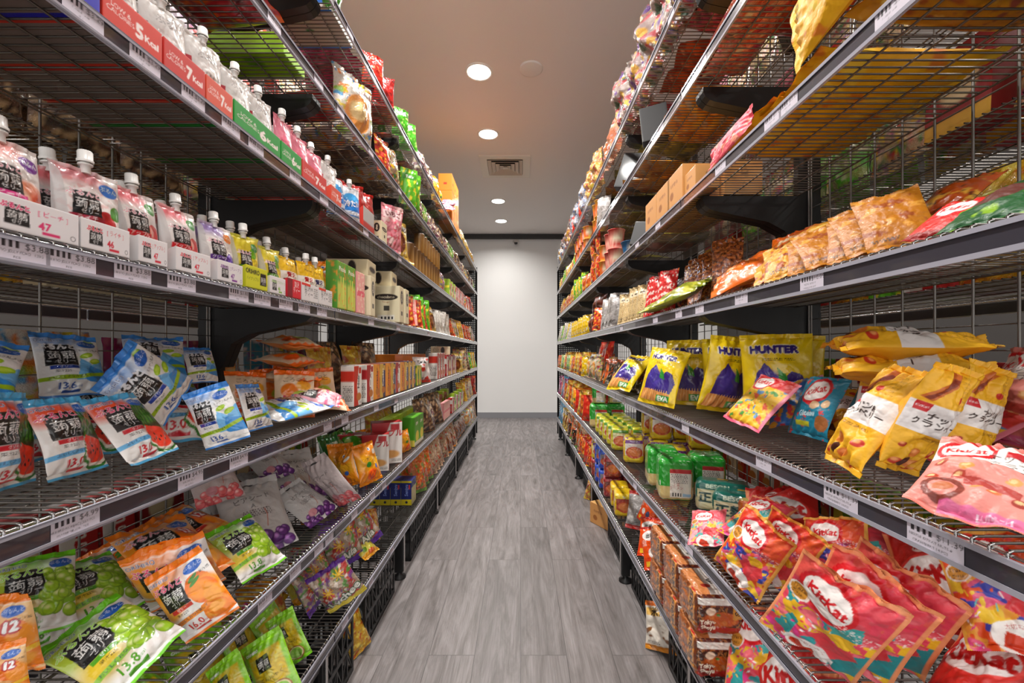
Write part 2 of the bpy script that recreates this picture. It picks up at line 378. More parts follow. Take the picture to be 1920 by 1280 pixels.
class Art:
    """print canvas; x to the package's own right 0..1, y up 0..asp; colours are the print's own"""
    def __init__(s, asp, nx, base, ss=2):
        s.asp = asp; s.nx = nx; s.ny = max(2, int(round(nx*asp))); s.ss = ss
        s.w = s.nx*ss; s.h = s.ny*ss
        s.X, s.Y = np.meshgrid((np.arange(s.w)+.5)/s.w, (np.arange(s.h)+.5)/s.h*asp)
        s.C = np.empty((s.h, s.w, 3)); s.C[:] = lin(base)
    def put(s, m, c, a=1.0):
        c = lin(c) if isinstance(c, str) else np.asarray(c)
        m = np.clip(m, 0, 1)[..., None]*a; s.C = s.C*(1-m)+c*m; return s
    def px(s): return s.w*1.0
    def rect(s, x0, y0, x1, y1, c, a=1, soft=0):
        k = s.px()
        if soft: k = 1/soft
        m = np.clip((s.X-x0)*k+.5, 0, 1)*np.clip((x1-s.X)*k+.5, 0, 1)*np.clip((s.Y-y0)*k+.5, 0, 1)*np.clip((y1-s.Y)*k+.5, 0, 1)
        return s.put(m, c, a)
    def ell(s, x, y, rx, ry=None, c='ffffff', rot=0, soft=0, a=1):
        ry = ry or rx; co, si = math.cos(rot), math.sin(rot)
        u = ((s.X-x)*co+(s.Y-y)*si)/rx; v = (-(s.X-x)*si+(s.Y-y)*co)/ry
        d = (1-np.sqrt(u*u+v*v))*min(rx, ry)
        return s.put(np.clip(d*(1/soft if soft else s.px())+.5, 0, 1), c, a)
    def ring(s, x, y, r, t, c, ry=None, rot=0):
        ry = ry or r; co, si = math.cos(rot), math.sin(rot)
        u = ((s.X-x)*co+(s.Y-y)*si); v = (-(s.X-x)*si+(s.Y-y)*co)*r/ry
        return s.put((t-np.abs(np.hypot(u, v)-r))*s.px()+.5, c)
    def poly(s, P, c, a=1):
        P = np.array(P); ins = np.zeros(s.X.shape, bool)
        for (x0, y0), (x1, y1) in zip(P, np.roll(P, -1, 0)):
            if y0 == y1: continue
            ins ^= ((y0 > s.Y) != (y1 > s.Y)) & (s.X < (x1-x0)*(s.Y-y0)/(y1-y0)+x0)
        return s.put(ins.astype(float), c, a)
    def band(s, pts, t, c):
        "thick curve through pts"
        d = np.full(s.X.shape, 9.)
        for (x0, y0), (x1, y1) in zip(pts, pts[1:]):
            dx, dy = x1-x0, y1-y0; q = np.clip(((s.X-x0)*dx+(s.Y-y0)*dy)/(dx*dx+dy*dy+1e-9), 0, 1)
            d = np.minimum(d, np.hypot(s.X-x0-q*dx, s.Y-y0-q*dy))
        return s.put((t-d)*s.px()+.5, c)
    def noise(s, seed, f, lo, c, a=1, soft=.3):
        return s.put((snoise(s.X, s.Y, seed, f)-lo)/soft, c, a)
    def nrect(s, x0, y0, x1, y1, seed, f, lo, c, a=1, soft=.2):
        m = (s.X > x0) & (s.X < x1) & (s.Y > y0) & (s.Y < y1)
        return s.put(np.clip((snoise(s.X, s.Y, seed, f)-lo)/soft, 0, 1)*m, c, a)
    def text(s, t, x, y, size, c, rot=0, bold=0.0, sx=1.0, halo=None, hw=.01):
        V, T = glyphs(t)
        if len(T) == 0: return s
        co, si = math.cos(rot), math.sin(rot)
        P = V*[size*sx, size]; P = np.c_[P[:, 0]*co-P[:, 1]*si+x, P[:, 0]*si+P[:, 1]*co+y]*s.w - .5
        m = np.zeros((s.h, s.w), bool)
        for a, b, c_ in P[T]:
            x0 = max(int(min(a[0], b[0], c_[0])), 0); x1 = min(int(max(a[0], b[0], c_[0]))+2, s.w)
            y0 = max(int(min(a[1], b[1], c_[1])), 0); y1 = min(int(max(a[1], b[1], c_[1]))+2, s.h)
            if x0 >= x1 or y0 >= y1: continue
            gx = np.arange(x0, x1)[None, :]; gy = np.arange(y0, y1)[:, None]
            e1 = (b[0]-a[0])*(gy-a[1])-(b[1]-a[1])*(gx-a[0]); e2 = (c_[0]-b[0])*(gy-b[1])-(c_[1]-b[1])*(gx-b[0]); e3 = (a[0]-c_[0])*(gy-c_[1])-(a[1]-c_[1])*(gx-c_[0])
            m[y0:y1, x0:x1] |= ((e1 >= 0) & (e2 >= 0) & (e3 >= 0)) | ((e1 <= 0) & (e2 <= 0) & (e3 <= 0))
        def grow(m, n):
            for _ in range(n):
                q = m.copy(); q[1:] |= m[:-1]; q[:-1] |= m[1:]; q[:, 1:] |= m[:, :-1]; q[:, :-1] |= m[:, 1:]; m = q
            return m
        n = int(round(bold*s.w)); 
        if halo: s.put(grow(m, n+max(1, int(round(hw*s.w)))).astype(float), halo)
        return s.put(grow(m, n).astype(float), c)
    def fruit(s, x, y, r, c, dark, light, soft=.0):
        "a printed round fruit"
        s.ell(x, y, r, r, dark); s.ell(x-.04*r, y+.06*r, r*.88, r*.88, c, soft=r*.3); s.ell(x-.3*r, y+.35*r, r*.38, r*.3, light, soft=r*.35); return s
    def bunch(s, x, y, w_, h_, r, n, c, dark, light, seed=1):
        rr = np.random.RandomState(seed)
        for i in range(n):
            s.fruit(x+(rr.rand()-.5)*w_, y+(rr.rand()-.5)*h_, r*(.85+.3*rr.rand()), c, dark, light)
        return s
    def lines(s, x0, y0, x1, y1, n, c, seed=0, fill=.6):
        "rows of tiny unreadable print"
        rr = np.random.RandomState(seed+3); hh = (y1-y0)/n
        k = np.floor((s.X-x0)/(hh*.45)).astype(int); row = np.floor((s.Y-y0)/hh).astype(int)
        on = (((k*7919+row*104729+seed*31) % 97)/97.) < fill
        m = on & (s.X > x0) & (s.X < x1) & (s.Y > y0) & (s.Y < y1) & (((s.Y-y0)/hh) % 1 > .35)
        return s.put(m.astype(float), c)
    def bar(s, x0, y0, x1, y1, c='1c1a1c', seed=0):
        k = np.floor((s.X-x0)/((x1-x0)/44)).astype(int); on = ((k*7919+seed*13) % 11) < 6
        return s.put((on & (s.X > x0) & (s.X < x1) & (s.Y > y0) & (s.Y < y1)).astype(float), c)
    def grid(s):
        c = s.C.reshape(s.ny, s.ss, s.nx, s.ss, 3).mean((1, 3)); return c
def sample(A, U, Vv):
    "colour of art at vertex grid (U,Vv in 0..1)"
    g = A.grid(); i = np.clip((Vv*A.ny).astype(int), 0, A.ny-1); j = np.clip((U*A.nx).astype(int), 0, A.nx-1)
    return g[i, j]
# ------------------------------------------------------------------ package shapes
def gridq(nu, nv, off=0, flip=False):
    i = np.arange((nu-1)*(nv-1)); r = i//(nu-1); c = i % (nu-1); a = r*nu+c
    q = np.c_[a, a+1, a+nu+1, a+nu]
    return (q[:, ::-1] if flip else q)+off
def pouch(name, art, w, h, t, seed, m='film', back='d8d4d0', seal=.07, wr=1.0, pinch=.05, bend=0.0, fat=.5, low=0.0, side_seal=0.0, holes=False, teeth=True, botfat=0.0):
    """printed film bag: x across, z up, front towards -y, base at z=0; returns [(part name, mesh), ...] body first"""
    r = np.random.RandomState(seed)
    def shape(U, Vv, side):
        vv = np.clip((Vv-seal)/(1-2*seal), 0, 1); uu = np.clip((U-side_seal)/(1-2*side_seal), 0, 1)
        pv = np.sin(PI*vv)**fat; pu = np.sin(PI*uu)**(fat+.12)
        T = t/2*pu*pv*(1+botfat*(.5-vv))
        T = T*(1+.22*wr*snoise(U, Vv*1.4, seed+side, 1.4, 2))
        edge = np.exp(-np.minimum(vv, 1-vv)*9)*pu*(pv > 0)
        T = T + wr*.0032*edge*np.cos(U*PI*(9+2*side)+seed+3*np.cos(Vv*9))*(t/.04)
        T = T + wr*.0022*np.abs(snoise(U, Vv*1.4, seed+9+side, 3.2, 2))*pu*pv*(1 if side > 0 else .7)
        T = np.maximum(T, 0)
        mid = bend*w*((Vv-.5)**2-.08)*1.6 + w*.03*wr*snoise(U*.8, Vv, seed+3, .9, 1)*(.4+abs(Vv-.5)) 
        se = ((Vv < seal) | (Vv > 1-seal))*1.0
        mid = mid + se*.0028*wr*np.cos(U*17+seed*2+Vv*12) + .004*wr*np.cos(U*6+seed)*np.maximum(0, np.abs(Vv-.5)*2-.75)*4
        x = (U-.5)*w*(1-pinch*np.sin(PI*vv)**.8)
        z = h*(Vv+.012*wr*np.cos(U*5+seed)*(Vv-.5)) + h*.02*np.abs(np.cos(PI*(U-.5)))*low*(Vv < .5)
        return np.stack([x, mid-side*T, z], -1)
    def part(v0, v1, nm, sub=1):
        nu = art.nx//sub+1; nv = max(3, int(round(art.ny//sub*(v1-v0)))+1)
        U, Vv = np.meshgrid(np.linspace(0, 1, nu), np.linspace(v0, v1, nv))
        A = shape(U, Vv, 1)
        if teeth and nm != 'body':
            e = -1 if v0 == 0 else 1
            row = 0 if v0 == 0 else -1
            A[row, :, 2] += np.where(np.arange(nu) % 2 == 0, -.0009, .0009)
        C = sample(art, np.clip(U, 0, .9999), np.clip(Vv, 0, .9999))
        k = 1 if nu < 40 else 3
        ju = np.unique(np.r_[np.arange(0, nu, k), nu-1]); jv = np.unique(np.r_[np.arange(0, nv, k), nv-1])
        Ub, Vb = U[np.ix_(jv, ju)], Vv[np.ix_(jv, ju)]
        B = shape(Ub, Vb, -1)
        if nm != 'body': B[..., 1] += .0008
        Cb = np.empty(B.shape); Cb[:] = lin(back)
        if nm != 'body': Cb[:] = C[np.ix_(jv, ju)]
        V = np.r_[A.reshape(-1, 3), B.reshape(-1, 3)]
        Q = np.r_[gridq(nu, nv), gridq(len(ju), len(jv), nu*nv, True)]
        return quadmesh(name+'_'+nm, V, Q, M[m], np.r_[C.reshape(-1, 3), Cb.reshape(-1, 3)])
    class PL(list): pass
    out = PL([('body', part(seal, 1-seal, 'body'), None), ('top_seal', part(1-seal, 1, 'seal'), None), ('bottom_seal', part(0, seal, 'seal'), None)])
    out.shape = shape
    out.full = lambda: part(0, 1, 'whole', 2 if art.nx > 30 else 1)
    return out
def block(name, w, d, h, arts, r=.004, n=10, m='card', crinkle=0, seed=0, belly=0, pname='body'):
    """closed pack with rounded edges, base at z=0; arts: dict front/side/top/back -> Art or colour. front towards -y"""
    V = []; Q = []; C = []; off = 0
    sx, sy, sz = w/2, d/2, h/2
    for face in ('front', 'back', 'side', 'side2', 'top', 'bottom'):
        a = arts.get(face, arts.get({'side2': 'side', 'back': 'front', 'bottom': 'top'}.get(face), arts['front']))
        nu = nv = n
        if isinstance(a, Art): nu, nv = a.nx+1, a.ny+1
        u = np.linspace(-1, 1, nu); v = np.linspace(-1, 1, nv); U, W = np.meshgrid(u, v); one = np.ones_like(U)
        if face == 'front': P = np.stack([U*sx, -one*sy, W*sz], -1)
        elif face == 'back': P = np.stack([-U*sx, one*sy, W*sz], -1)
        elif face == 'side': P = np.stack([one*sx, U*sy, W*sz], -1)
        elif face == 'side2': P = np.stack([-one*sx, -U*sy, W*sz], -1)
        elif face == 'top': P = np.stack([U*sx, W*sy, one*sz], -1)
        else: P = np.stack([U*sx, -W*sy, -one*sz], -1)
        inner = np.array([sx-r, sy-r, sz-r]); I = np.clip(P, -inner, inner)
        Dv = P-I; L = np.linalg.norm(Dv, axis=-1, keepdims=True); P2 = I+Dv/np.maximum(L, 1e-9)*r
        if belly: P2 = P2*(1+belly*np.cos(P[..., 2:3]/sz*PI/2)*np.array([1, 1, 0]))
        if crinkle:
            nn_ = snoise(P2[..., 0]/w+P2[..., 2]/h*.7, P2[..., 1]/d+P2[..., 2]/h, seed, 2.2, 3)
            P2 = P2*(1+crinkle*np.abs(nn_)[..., None]*-.5)
        P2[..., 2] += sz
        if isinstance(a, Art): c = sample(a, (U+1)/2*.9999, (W+1)/2*.9999)
        else: c = np.empty(P2.shape); c[:] = lin(a)
        V.append(P2.reshape(-1, 3)); Q.append(gridq(nu, nv, off)); C.append(c.reshape(-1, 3)); off += nu*nv
    return (pname, quadmesh(name, np.concatenate(V), np.concatenate(Q), M[m], np.concatenate(C), smooth=True), None)
def tray(name, w, d, h, art, c, cut=.55, floor='8e7d76'):
    "open display carton: printed front wall, low sides"
    mb = MB()
    front = block(name, w, .0016, h, dict(front=art, side=c, top=c, back=c), r=.0005, n=3)
    back = MB(); t = .0012
    back.box(-w/2+.007, w/2-.007, .012, d, 0, t); back.box(-w/2, w/2, 0, d, t*.3, t*.9)
    for x in (-w/2, w/2-t): back.prism([(0, 0), (d, 0), (d, h*cut), (.05, h*cut), (0, h)], 'x', x, x+t)
    back.box(-w/2, w/2, d-t, d, 0, h*cut)
    me = back.mesh(name+'_tray', M['card']); cc = np.empty((len(back.V), 3)); cc[:] = lin(c); cc[:8] = lin(floor); setcols(me, cc)
    return [('body', me, None), ('front_wall', front[1], None)]
def lathe_art(name, prof, art, nphi=28, m='card', pname='body', closed='d8d8d8'):
    nz = len(prof); V = []; C = []
    for k, (r, z) in enumerate(prof):
        for i in range(nphi+1):
            a = 2*PI*i/nphi; V.append((r*math.sin(a), -r*math.cos(a), z))
    tt = np.array([z for r, z in prof]); tt = (tt-tt.min())/max(1e-6, tt.max()-tt.min())
    Vv, U = np.repeat(tt, nphi+1), np.tile(np.linspace(0, 1, nphi+1), nz)
    C = sample(art, (U*2 % 1)*.9999, Vv*.9999)
    return (pname, quadmesh(name, V, gridq(nphi+1, nz), M[m], C), None)
from mathutils.bvhtree import BVHTree
KINDS = {}
def outline(parts, h, w, t, cat):
    "coarse copy of a pack's surface, used only to keep neighbours from running into each other"
    sh = getattr(parts, 'shape', None)
    if sh:
        U, W = np.meshgrid(np.linspace(0, 1, 10), np.linspace(0, 1, 13))
        V = np.r_[sh(U, W, 1).reshape(-1, 3), sh(U, W, -1).reshape(-1, 3)]; m = np.array([0, 0, h/2]); V = (V-m)*[1.01, 1.1, 1.005]+m
        return V, np.r_[gridq(10, 13), gridq(10, 13, 130)].tolist()
    y0, y1 = (0, .0016) if cat == 'display tray' else (-t/2, t/2)
    return np.array([(x, y, z) for x in (-w/2, w/2) for y in (y0, y1) for z in (0, h)]), [(0,1,3,2), (4,6,7,5), (0,4,5,1), (2,3,7,6), (0,2,6,4), (1,5,7,3)]
PLACED = []
def block_out(x0, x1, y0, y1, z0, z1):
    mb = MB(); mb.box(min(x0, x1), max(x0, x1), y0, y1, z0, z1); PLACED.append((np.array([min(x0, x1), y0, z0]), np.array([max(x0, x1), y1, z1]), BVHTree.FromPolygons(mb.V, mb.F)))
for v in SIDE.values():
    s_ = v['s']; block_out(v['x']+s_*.36, v['x']+s_*.415, -.5, 5.9, 0, 2.42)
    for z_ in LEV:
        block_out(v['x']-s_*.006, v['x']+s_*.35, .3, 5.9, z_+.012, z_+.036)
        if z_ > .3:
            for j_ in v['J'][1:]: block_out(v['x']+s_*.06, v['x']+s_*.35, j_-.028, j_+.028, z_-.012, z_+.03); block_out(v['x']+s_*.3, v['x']+s_*.35, j_-.028, j_+.028, z_-.14, z_)
NFIX = len(PLACED)
def solid(key, Mx, scale):
    V, Q = KINDS[key]['outline']; A = np.array(Mx)[:3]; P = (V*scale)@A[:, :3].T+A[:, 3]
    return P.min(0), P.max(0), P, Q
def clash(key, Mx, scale):
    lo, hi, P, Q = solid(key, Mx, scale); tree = None; n = 0
    for l2, h2, t2 in PLACED:
        if (lo < h2-.001).all() and (l2 < hi-.001).all():
            if tree is None: tree = BVHTree.FromPolygons(P.tolist(), Q)
            if tree.overlap(t2): return True
    return False
def remember(key, Mx, scale):
    lo, hi, P, Q = solid(key, Mx, scale); PLACED.append((lo, hi, BVHTree.FromPolygons(P.tolist(), Q)))
def kind(key, parts, desc, cat, h, w, t, name=None):
    "h, w, t: outer size for laying rows out"
    KINDS[key] = dict(outline=outline(parts, h, w, t, cat), full=getattr(parts, 'full', None), parts=parts, desc=desc, cat=cat, h=h, w=w, t=t, name=name or cat.replace(' ', '_'))
# ------------------------------------------------------------------ package designs
def logo_black(a, x, y, s, pink='e8447a', sub='ゼリー', rot=0, hira=True):
    "black square with the white jelly lettering and the outlined hiragana above"
    co, si = math.cos(rot), math.sin(rot)
    R = lambda u, v: (x+s*(u*co-v*si), y+s*(u*si+v*co))
    a.poly([R(-1, -1), R(1.05, -1), R(.95, .95), R(-.9, .9)], '141216')
    p = R(.05, -.15); a.text('蒟蒻', p[0], p[1], s*.86, 'f4f2f0', rot, .001)
    p = R(.2, -.72); a.text(sub, p[0], p[1], s*.42, 'f0eeee', rot)
    if hira:
        p = R(-.1, .72); a.text('ぷるんと', p[0], p[1], s*.62, pink, rot, .003, halo='ffffff', hw=.006)
def maker(a, x, y, s, rot=0, c='1c3f8c'): a.text('ORIHIRO', x, y, s, c, rot, .002, halo='e8eef8', hw=.003)
def jelly(nx, top, draw, num, nc, ribbon, base='f2efec', asp=1.32, hira='e8447a', label=None, post=None):
    a = Art(asp, nx, base)
    a.rect(0, asp-.34, .62, asp, top, .75, soft=.3)
    draw(a)
    a.rect(0, asp-.13, 1, asp, top); a.rect(0, asp-.15, 1, asp-.13, 'ffffff', .35)
    maker(a, .2, asp-.2, .085)
    a.ell(.78, asp-.25, .16, .085, '2f6fc8', .1); a.text('ぷるんと', .78, asp-.24, .08, 'dfe9ff'); 
    a.text('しっかり果汁感', .8, asp-.4, .055, '3c3a3c', .08)
    logo_black(a, .33, asp-.5, .225, hira)
    a.rect(.16, asp-.8, .56, asp-.73, label or nc); a.text('ゼリー', .36, asp-.765, .06, 'ffffff')
    a.text('果汁22%', .32, asp-.85, .06, '2a282a', 0, .001)
    a.band([(0, .33), (.3, .355), (.6, .36), (.98, .44)], .038, ribbon); a.text('おいしくおなか楽しく', .42, .362, .062, '33406a' if ribbon != 'a8c814' else '3c5010', .05)
    a.text(num, .36, .2, .16, nc, 0, .004); a.rect(.3, .09, .55, .125, nc); a.text('kcal', .52, .18, .06, nc)
    if post: post(a)
    a.rect(0, 0, 1, .045, top); return a
def d_lime(a):
    asp = a.asp
    a.poly([(.5, .3), (.62, .75), (.8, .62), (1, .8), (1, .3)], '7fc0ee'); a.poly([(.62, .3), (.75, .6), (1, .5), (1, .2), (.7, .25)], '3f98dc')
    for x, y in ((.72, .8), (.86, .7)): a.ell(x, y, .11, .05, 'a9cf1c', .3); a.ell(x, y, .08, .03, 'c4e04a', .3)
    a.ell(.83, asp-.2, .09, .09, '9cc928'); a.ell(.83, asp-.2, .065, .065, 'bfe05a')
def d_melon(a):
    a.ell(.3, a.asp-.3, .4, .2, 'f0603a', soft=.15)
    a.ell(.82, .78, .32, .3, '4f8a24')
    for k in range(9): a.band([(.55+.07*k, .56), (.62+.045*k, .78), (.6+.06*k, 1.0)], .014, '2c5416')
    a.ell(.8, .56, .22, .06, '4a3c1c', soft=.08)
def p_melon(a):
    a.poly([(.46, .24), (.6, .6), (1, .4), (1, .1), (.9, .04), (.7, .05)], '3f8a34'); a.poly([(.49, .27), (.6, .6), (1, .42), (.98, .13), (.88, .08), (.7, .1)], 'f4e6d8'); a.poly([(.51, .29), (.6, .6), (1, .44), (.95, .18), (.86, .13), (.7, .14)], 'f2482a')
    for x, y in ((.68, .32), (.74, .28), (.8, .33), (.68, .4), (.86, .27), (.62, .3), (.9, .34)): a.ell(x, y, .014, .024, '2a1410')
def p_muscat(a): a.bunch(.76, .56, .36, .62, .1, 20, 'a9d22e', '7aa61c', 'eef8b0', 9)
def p_orange(a):
    a.ell(.78, .62, .2, .2, 'ee7c14'); a.ell(.74, .66, .16, .15, 'f8a030', soft=.06); a.ell(.86, .5, .13, .17, 'f6a83c', soft=.03); a.ell(.72, .83, .1, .03, '4c9430', .5); a.ell(.8, .26, .16, .13, 'f08a1c'); a.ell(.8, .27, .12, .09, 'f9b048', soft=.03)
def d_muscat(a):
    a.ell(.15, .9, .25, .3, 'b4c840', soft=.2); a.ell(.2, .45, .3, .2, 'e0c430', soft=.2)
    a.bunch(.76, .7, .36, .5, .085, 26, 'a4cc2c', '78a41c', 'e4f49a', 4)
def d_orange(a):
    a.ell(.2, .8, .3, .32, 'f49c20', soft=.12); a.ell(.12, .62, .2, .2, 'f8b840', soft=.1)
    a.ell(.75, .74, .2, .22, 'f08018'); a.ell(.86, .66, .16, .2, 'f8a030', soft=.05); a.ell(.72, .9, .09, .03, '4c9430', .6)
    a.poly([(.55, .12), (.62, .42), (1, .5), (1, .1), (.8, .04)], 'f28a1c'); a.ell(.78, .25, .2, .1, 'f8ae48', .4, soft=.03)
def d_mix(a):
    a.rect(0, .1, 1, .9, 'e8913a', .5, soft=.3); a.bunch(.25, .5, .3, .3, .08, 10, '8c3c8c', '541c5c', 'd09ad0', 3)
    d_orange(a); a.text('12', .75, .85, .2, 'ffffff', 0, .01, halo='c81e1e', hw=.03)
def d_peach(a):
    a.ell(.7, .6, .3, .28, 'f8b08c', soft=.1); a.ell(.6, .5, .2, .22, 'fbcdb4', soft=.06); a.ell(.82, .45, .14, .2, 'ee6a44', soft=.08)
def jk(key, *a_, desc, w=.155, t=.052, seed=1, n=2, **k):
    a = jelly(*a_, **k)
    for i in range(n): kind(key+(str(i) if i else ''), pouch(key, a, w, w*a.asp, t, seed+i*17, bend=.12*(i % 2)), desc, 'jelly bag', w*a.asp, w, t)
jk('lime', 110, '4a93dc', d_lime, '13.6', '2558a8', 'a8c814', desc='blue and white lime jelly bag', seed=3, n=3, label='1f48a8', hira='e6e4e8')
jk('melon', 110, '58b4e0', d_melon, '13.0', 'd8283c', '74bce8', desc='watermelon jelly bag with light blue band', seed=11, n=2, post=p_melon)
jk('muscat', 120, '7cd21c', d_muscat, '13.8', '5ca820', '94c83c', desc='green muscat grape jelly bag', seed=23, n=2, hira='a8e048', post=p_muscat)
jk('mandarin', 120, 'f58a18', d_orange, '16.0', 'd8382c', 'f49a30', desc='orange mandarin jelly bag', seed=31, n=2, post=p_orange)
jk('mixbag', 80, 'f08a1e', d_mix, '13.0', 'd8382c', 'f0c030', desc='orange mixed fruit jelly bag', seed=41, n=2, base='f0c890')
jk('pinkbag', 60, 'e64a6e', d_peach, '21.0', 'b02848', 'e8648c', desc='pink peach jelly bag', seed=51, base='f0b0bc')
def orangewhite():
    a = Art(1.3, 60, 'ecd2b4'); a.rect(0, 1.16, 1, 1.3, 'f47a20'); a.rect(0, 0, 1, .12, 'f47a20')
    a.ell(.35, .7, .22, .2, 'f28a2a', soft=.03); a.ell(.62, .5, .24, .2, 'b4cc3c', soft=.03); a.ell(.7, .85, .2, .14, 'f4b43c', soft=.03)
    a.ell(.3, .35, .2, .15, 'f06a24', soft=.05); a.text('ごろっと', .5, 1.0, .16, '5c4a34'); return a
a = orangewhite()
for i in range(2): kind('fruitbag'+(str(i) if i else ''), pouch('fruitbag', a, .15, .195, .05, 61+i, back='e09a58'), 'orange and cream cut fruit jelly bag', 'jelly bag', .195, .15, .05)
def greygrape(c1='6a2c80', c2='3c1854', lt='d09ae0', base='c9c6c4'):
    a = Art(1.4, 100, base); a.bunch(.45, .16, .9, .26, .09, 22, c1, c2, lt, 5); a.ell(.35, .3, .12, .1, 'd89aa4', soft=.02)
    a.text('ピアシード', .5, .95, .12, '3a3434', .08); a.text('A..', .5, .8, .1, '443c3c'); a.lines(.3, .6, .75, .74, 4, '6c6464', 2, .5)
    a.band([(.62, .4), (.66, .6), (.64, .72)], .006, 'c0603c'); a.ell(.5, 1.28, .12, .02, '302e30'); return a
a = greygrape()
for i in range(2): kind('greybag'+(str(i) if i else ''), pouch('greybag', a, .17, .235, .05, 71+i, m='matte', back='a8a6a6', seal=.09), 'silver grey grape chia jelly bag', 'jelly bag', .235, .17, .05)
a = greygrape('ee7c80', 'c44c58', 'fcd0cc', 'cdbfbe')
kind('greypeach', pouch('greypeach', a, .17, .235, .05, 75, m='matte', back='a8a6a6', seal=.09), 'silver grey peach chia jelly bag', 'jelly bag', .235, .17, .05)
def chickbag():
    a = Art(1.35, 80, 'f49a10'); a.rect(0, .5, 1, .95, 'f8c020', .8, soft=.2); a.ell(.7, 1.08, .28, .26, 'f8a014'); a.ell(.8, 1.0, .14, .06, 'f6efe4', .5)
    a.ell(.35, .62, .09, .09, '3ca030'); a.ell(.7, .5, .08, .08, '2f6cc0'); a.ell(.45, .28, .2, .18, 'ee6a14'); a.ring(.45, .28, .12, .02, 'd04a10'); a.text('マンナン', .3, .8, .12, '7c3c08'); a.ell(.62, 1.12, .06, .06, 'f4f4f4'); a.ell(.62, 1.12, .035, .035, '2858a8'); return a
a = chickbag(); kind('dotbag', pouch('dotbag', a, .125, .17, .06, 81, pinch=.1), 'orange sweets bag with blue and green dots', 'sweets bag', .17, .125, .06)
def maccha(asp=1.5):
    a = Art(asp, 90, '86c020'); a.rect(.12, .42, .9, 1.2, 'd8b020', .85, soft=.05); a.rect(0, asp-.16, 1, asp, '9cdc28'); maker(a, .25, asp-.24, .08, 0, 'f0f0d8')
    logo_black(a, .45, .95, .17, 'f4f0d0', hira=False); a.text('こんにゃく', .55, .6, .11, '5c4410')
    a.ell(.62, .26, .25, .2, 'a06c24'); a.ell(.62, .26, .22, .17, 'dccfa0'); a.ell(.62, .26, .19, .145, '8cc048'); a.noise(4, 3, .1, 'c8e49c', .25)
    a.rect(0, 0, 1, .06, '7cc81c'); return a
a = maccha()
for i in range(2): kind('matcha'+(str(i) if i else ''), pouch('matcha', a, .13, .195, .04, 91+i), 'bright green jelly bag with yellow panel and cup', 'jelly bag', .195, .13, .04)
def lychee(c='ead63a', d='d8902a', tx='Lychee'):
    a = Art(1.25, 90, 'b8a490'); a.noise(3, 2.2, -.1, 'c82c28', .9); a.noise(8, 2.6, .25, '5c9c3c', .9); a.noise(12, 3, .4, 'e8dcd0', .9); a.noise(15, 3, .45, '7c3c9c', .8)
    for x, y in ((.3, .7), (.7, .95)):
        for k in range(8): a.band([(x, y), (x+.13*math.cos(k*PI/4), y+.13*math.sin(k*PI/4))], .014, 'f4c820')
    a.rect(0, 0, 1, .2, c); a.text(tx, .55, .34, .3, 'f4f4ec', .12, .012, halo='1e5c2c', hw=.03); a.rect(0, 1.12, 1, 1.25, '6c2ca0' if c != '6c34b0' else '8c50c8'); return a
kind('lychee', pouch('lychee', lychee(), .16, .2, .07, 101, m='clear', seal=.1, back='a08a7c'), 'clear jelly cup bag reading Lychee with yellow hem', 'jelly cup bag', .2, .16, .07)
kind('purplecup', pouch('purplecup', lychee('6c34b0', 'a', 'Ajla'), .15, .19, .075, 102, m='clear', seal=.1, back='8c7c8c'), 'purple edged clear jelly cup bag with red flowers', 'jelly cup bag', .19, .15, .075)
def citrus():
    a = Art(1.7, 60, 'd8c8ae'); a.rect(0, .25, 1, .9, 'd8cc20', .9, soft=.1); a.ell(.5, .6, .3, .3, 'e8e060', soft=.1); a.ell(.3, .4, .12, .1, '78a828'); a.rect(0, 0, 1, .25, 'f0b010'); a.ell(.6, .22, .2, .1, 'e87018'); return a
kind('citrus', pouch('citrus', citrus(), .09, .155, .045, 105, m='clear'), 'clear yellow citrus jelly stick bag', 'jelly bag', .155, .09, .045)
kind('mangojelly', pouch('mangojelly', Art(1.2, 30, 'e0a020').noise(2, 2, 0, 'c86418').noise(5, 3, .3, 'f4dc60').rect(0, 0, 1, .15, 'f0c010'), .14, .17, .06, 106, m='clear'), 'amber mango jelly cup bag', 'jelly cup bag', .17, .14, .06)
kind('pinkpop', pouch('pinkpop', Art(1.4, 50, 'b4a8a8').noise(2, 2, .1, 'c83c6c').noise(4, 2.5, .2, 'e8d040').noise(6, 2.4, .3, '3c6cc0').rect(0, 0, 1, .14, 'c840b8'), .12, .165, .05, 107, m='clear'), 'clear bag of pink and yellow sweets with magenta hem', 'sweets bag', .165, .12, .05)

# spouted pouches
def capparts(w, h, t, c=M['cap'], x=.0):
    mb = MB(); mb.lathe([(.0062, h-.006), (.0062, h+.006), (.009, h+.0065), (.009, h+.009), (.006, h+.0095), (.006, h+.012)], 12, (x, 0, 0)); n = mb.mesh('spout', M['cap'])
    mb = MB(); q = 18
    prof = [(.0098, 0), (.0105, .0035), (.0092, .0045), (.0092, .017), (.0082, .0185), (.001, .0188)]
    V = [((r*(1 if (i % 2 or k in (0, 1)) else .93))*math.cos(2*PI*i/(2*q))+x, (r*(1 if (i % 2 or k in (0, 1)) else .93))*math.sin(2*PI*i/(2*q)), h+.011+z) for k, (r, z) in enumerate(prof) for i in range(2*q)]
    mb.add(V, [(j*2*q+i, j*2*q+(i+1) % (2*q), (j+1)*2*q+(i+1) % (2*q), (j+1)*2*q+i) for j in range(5) for i in range(2*q)], True)
    return [('spout', n, None), ('cap', mb.mesh('cap', c), None)]
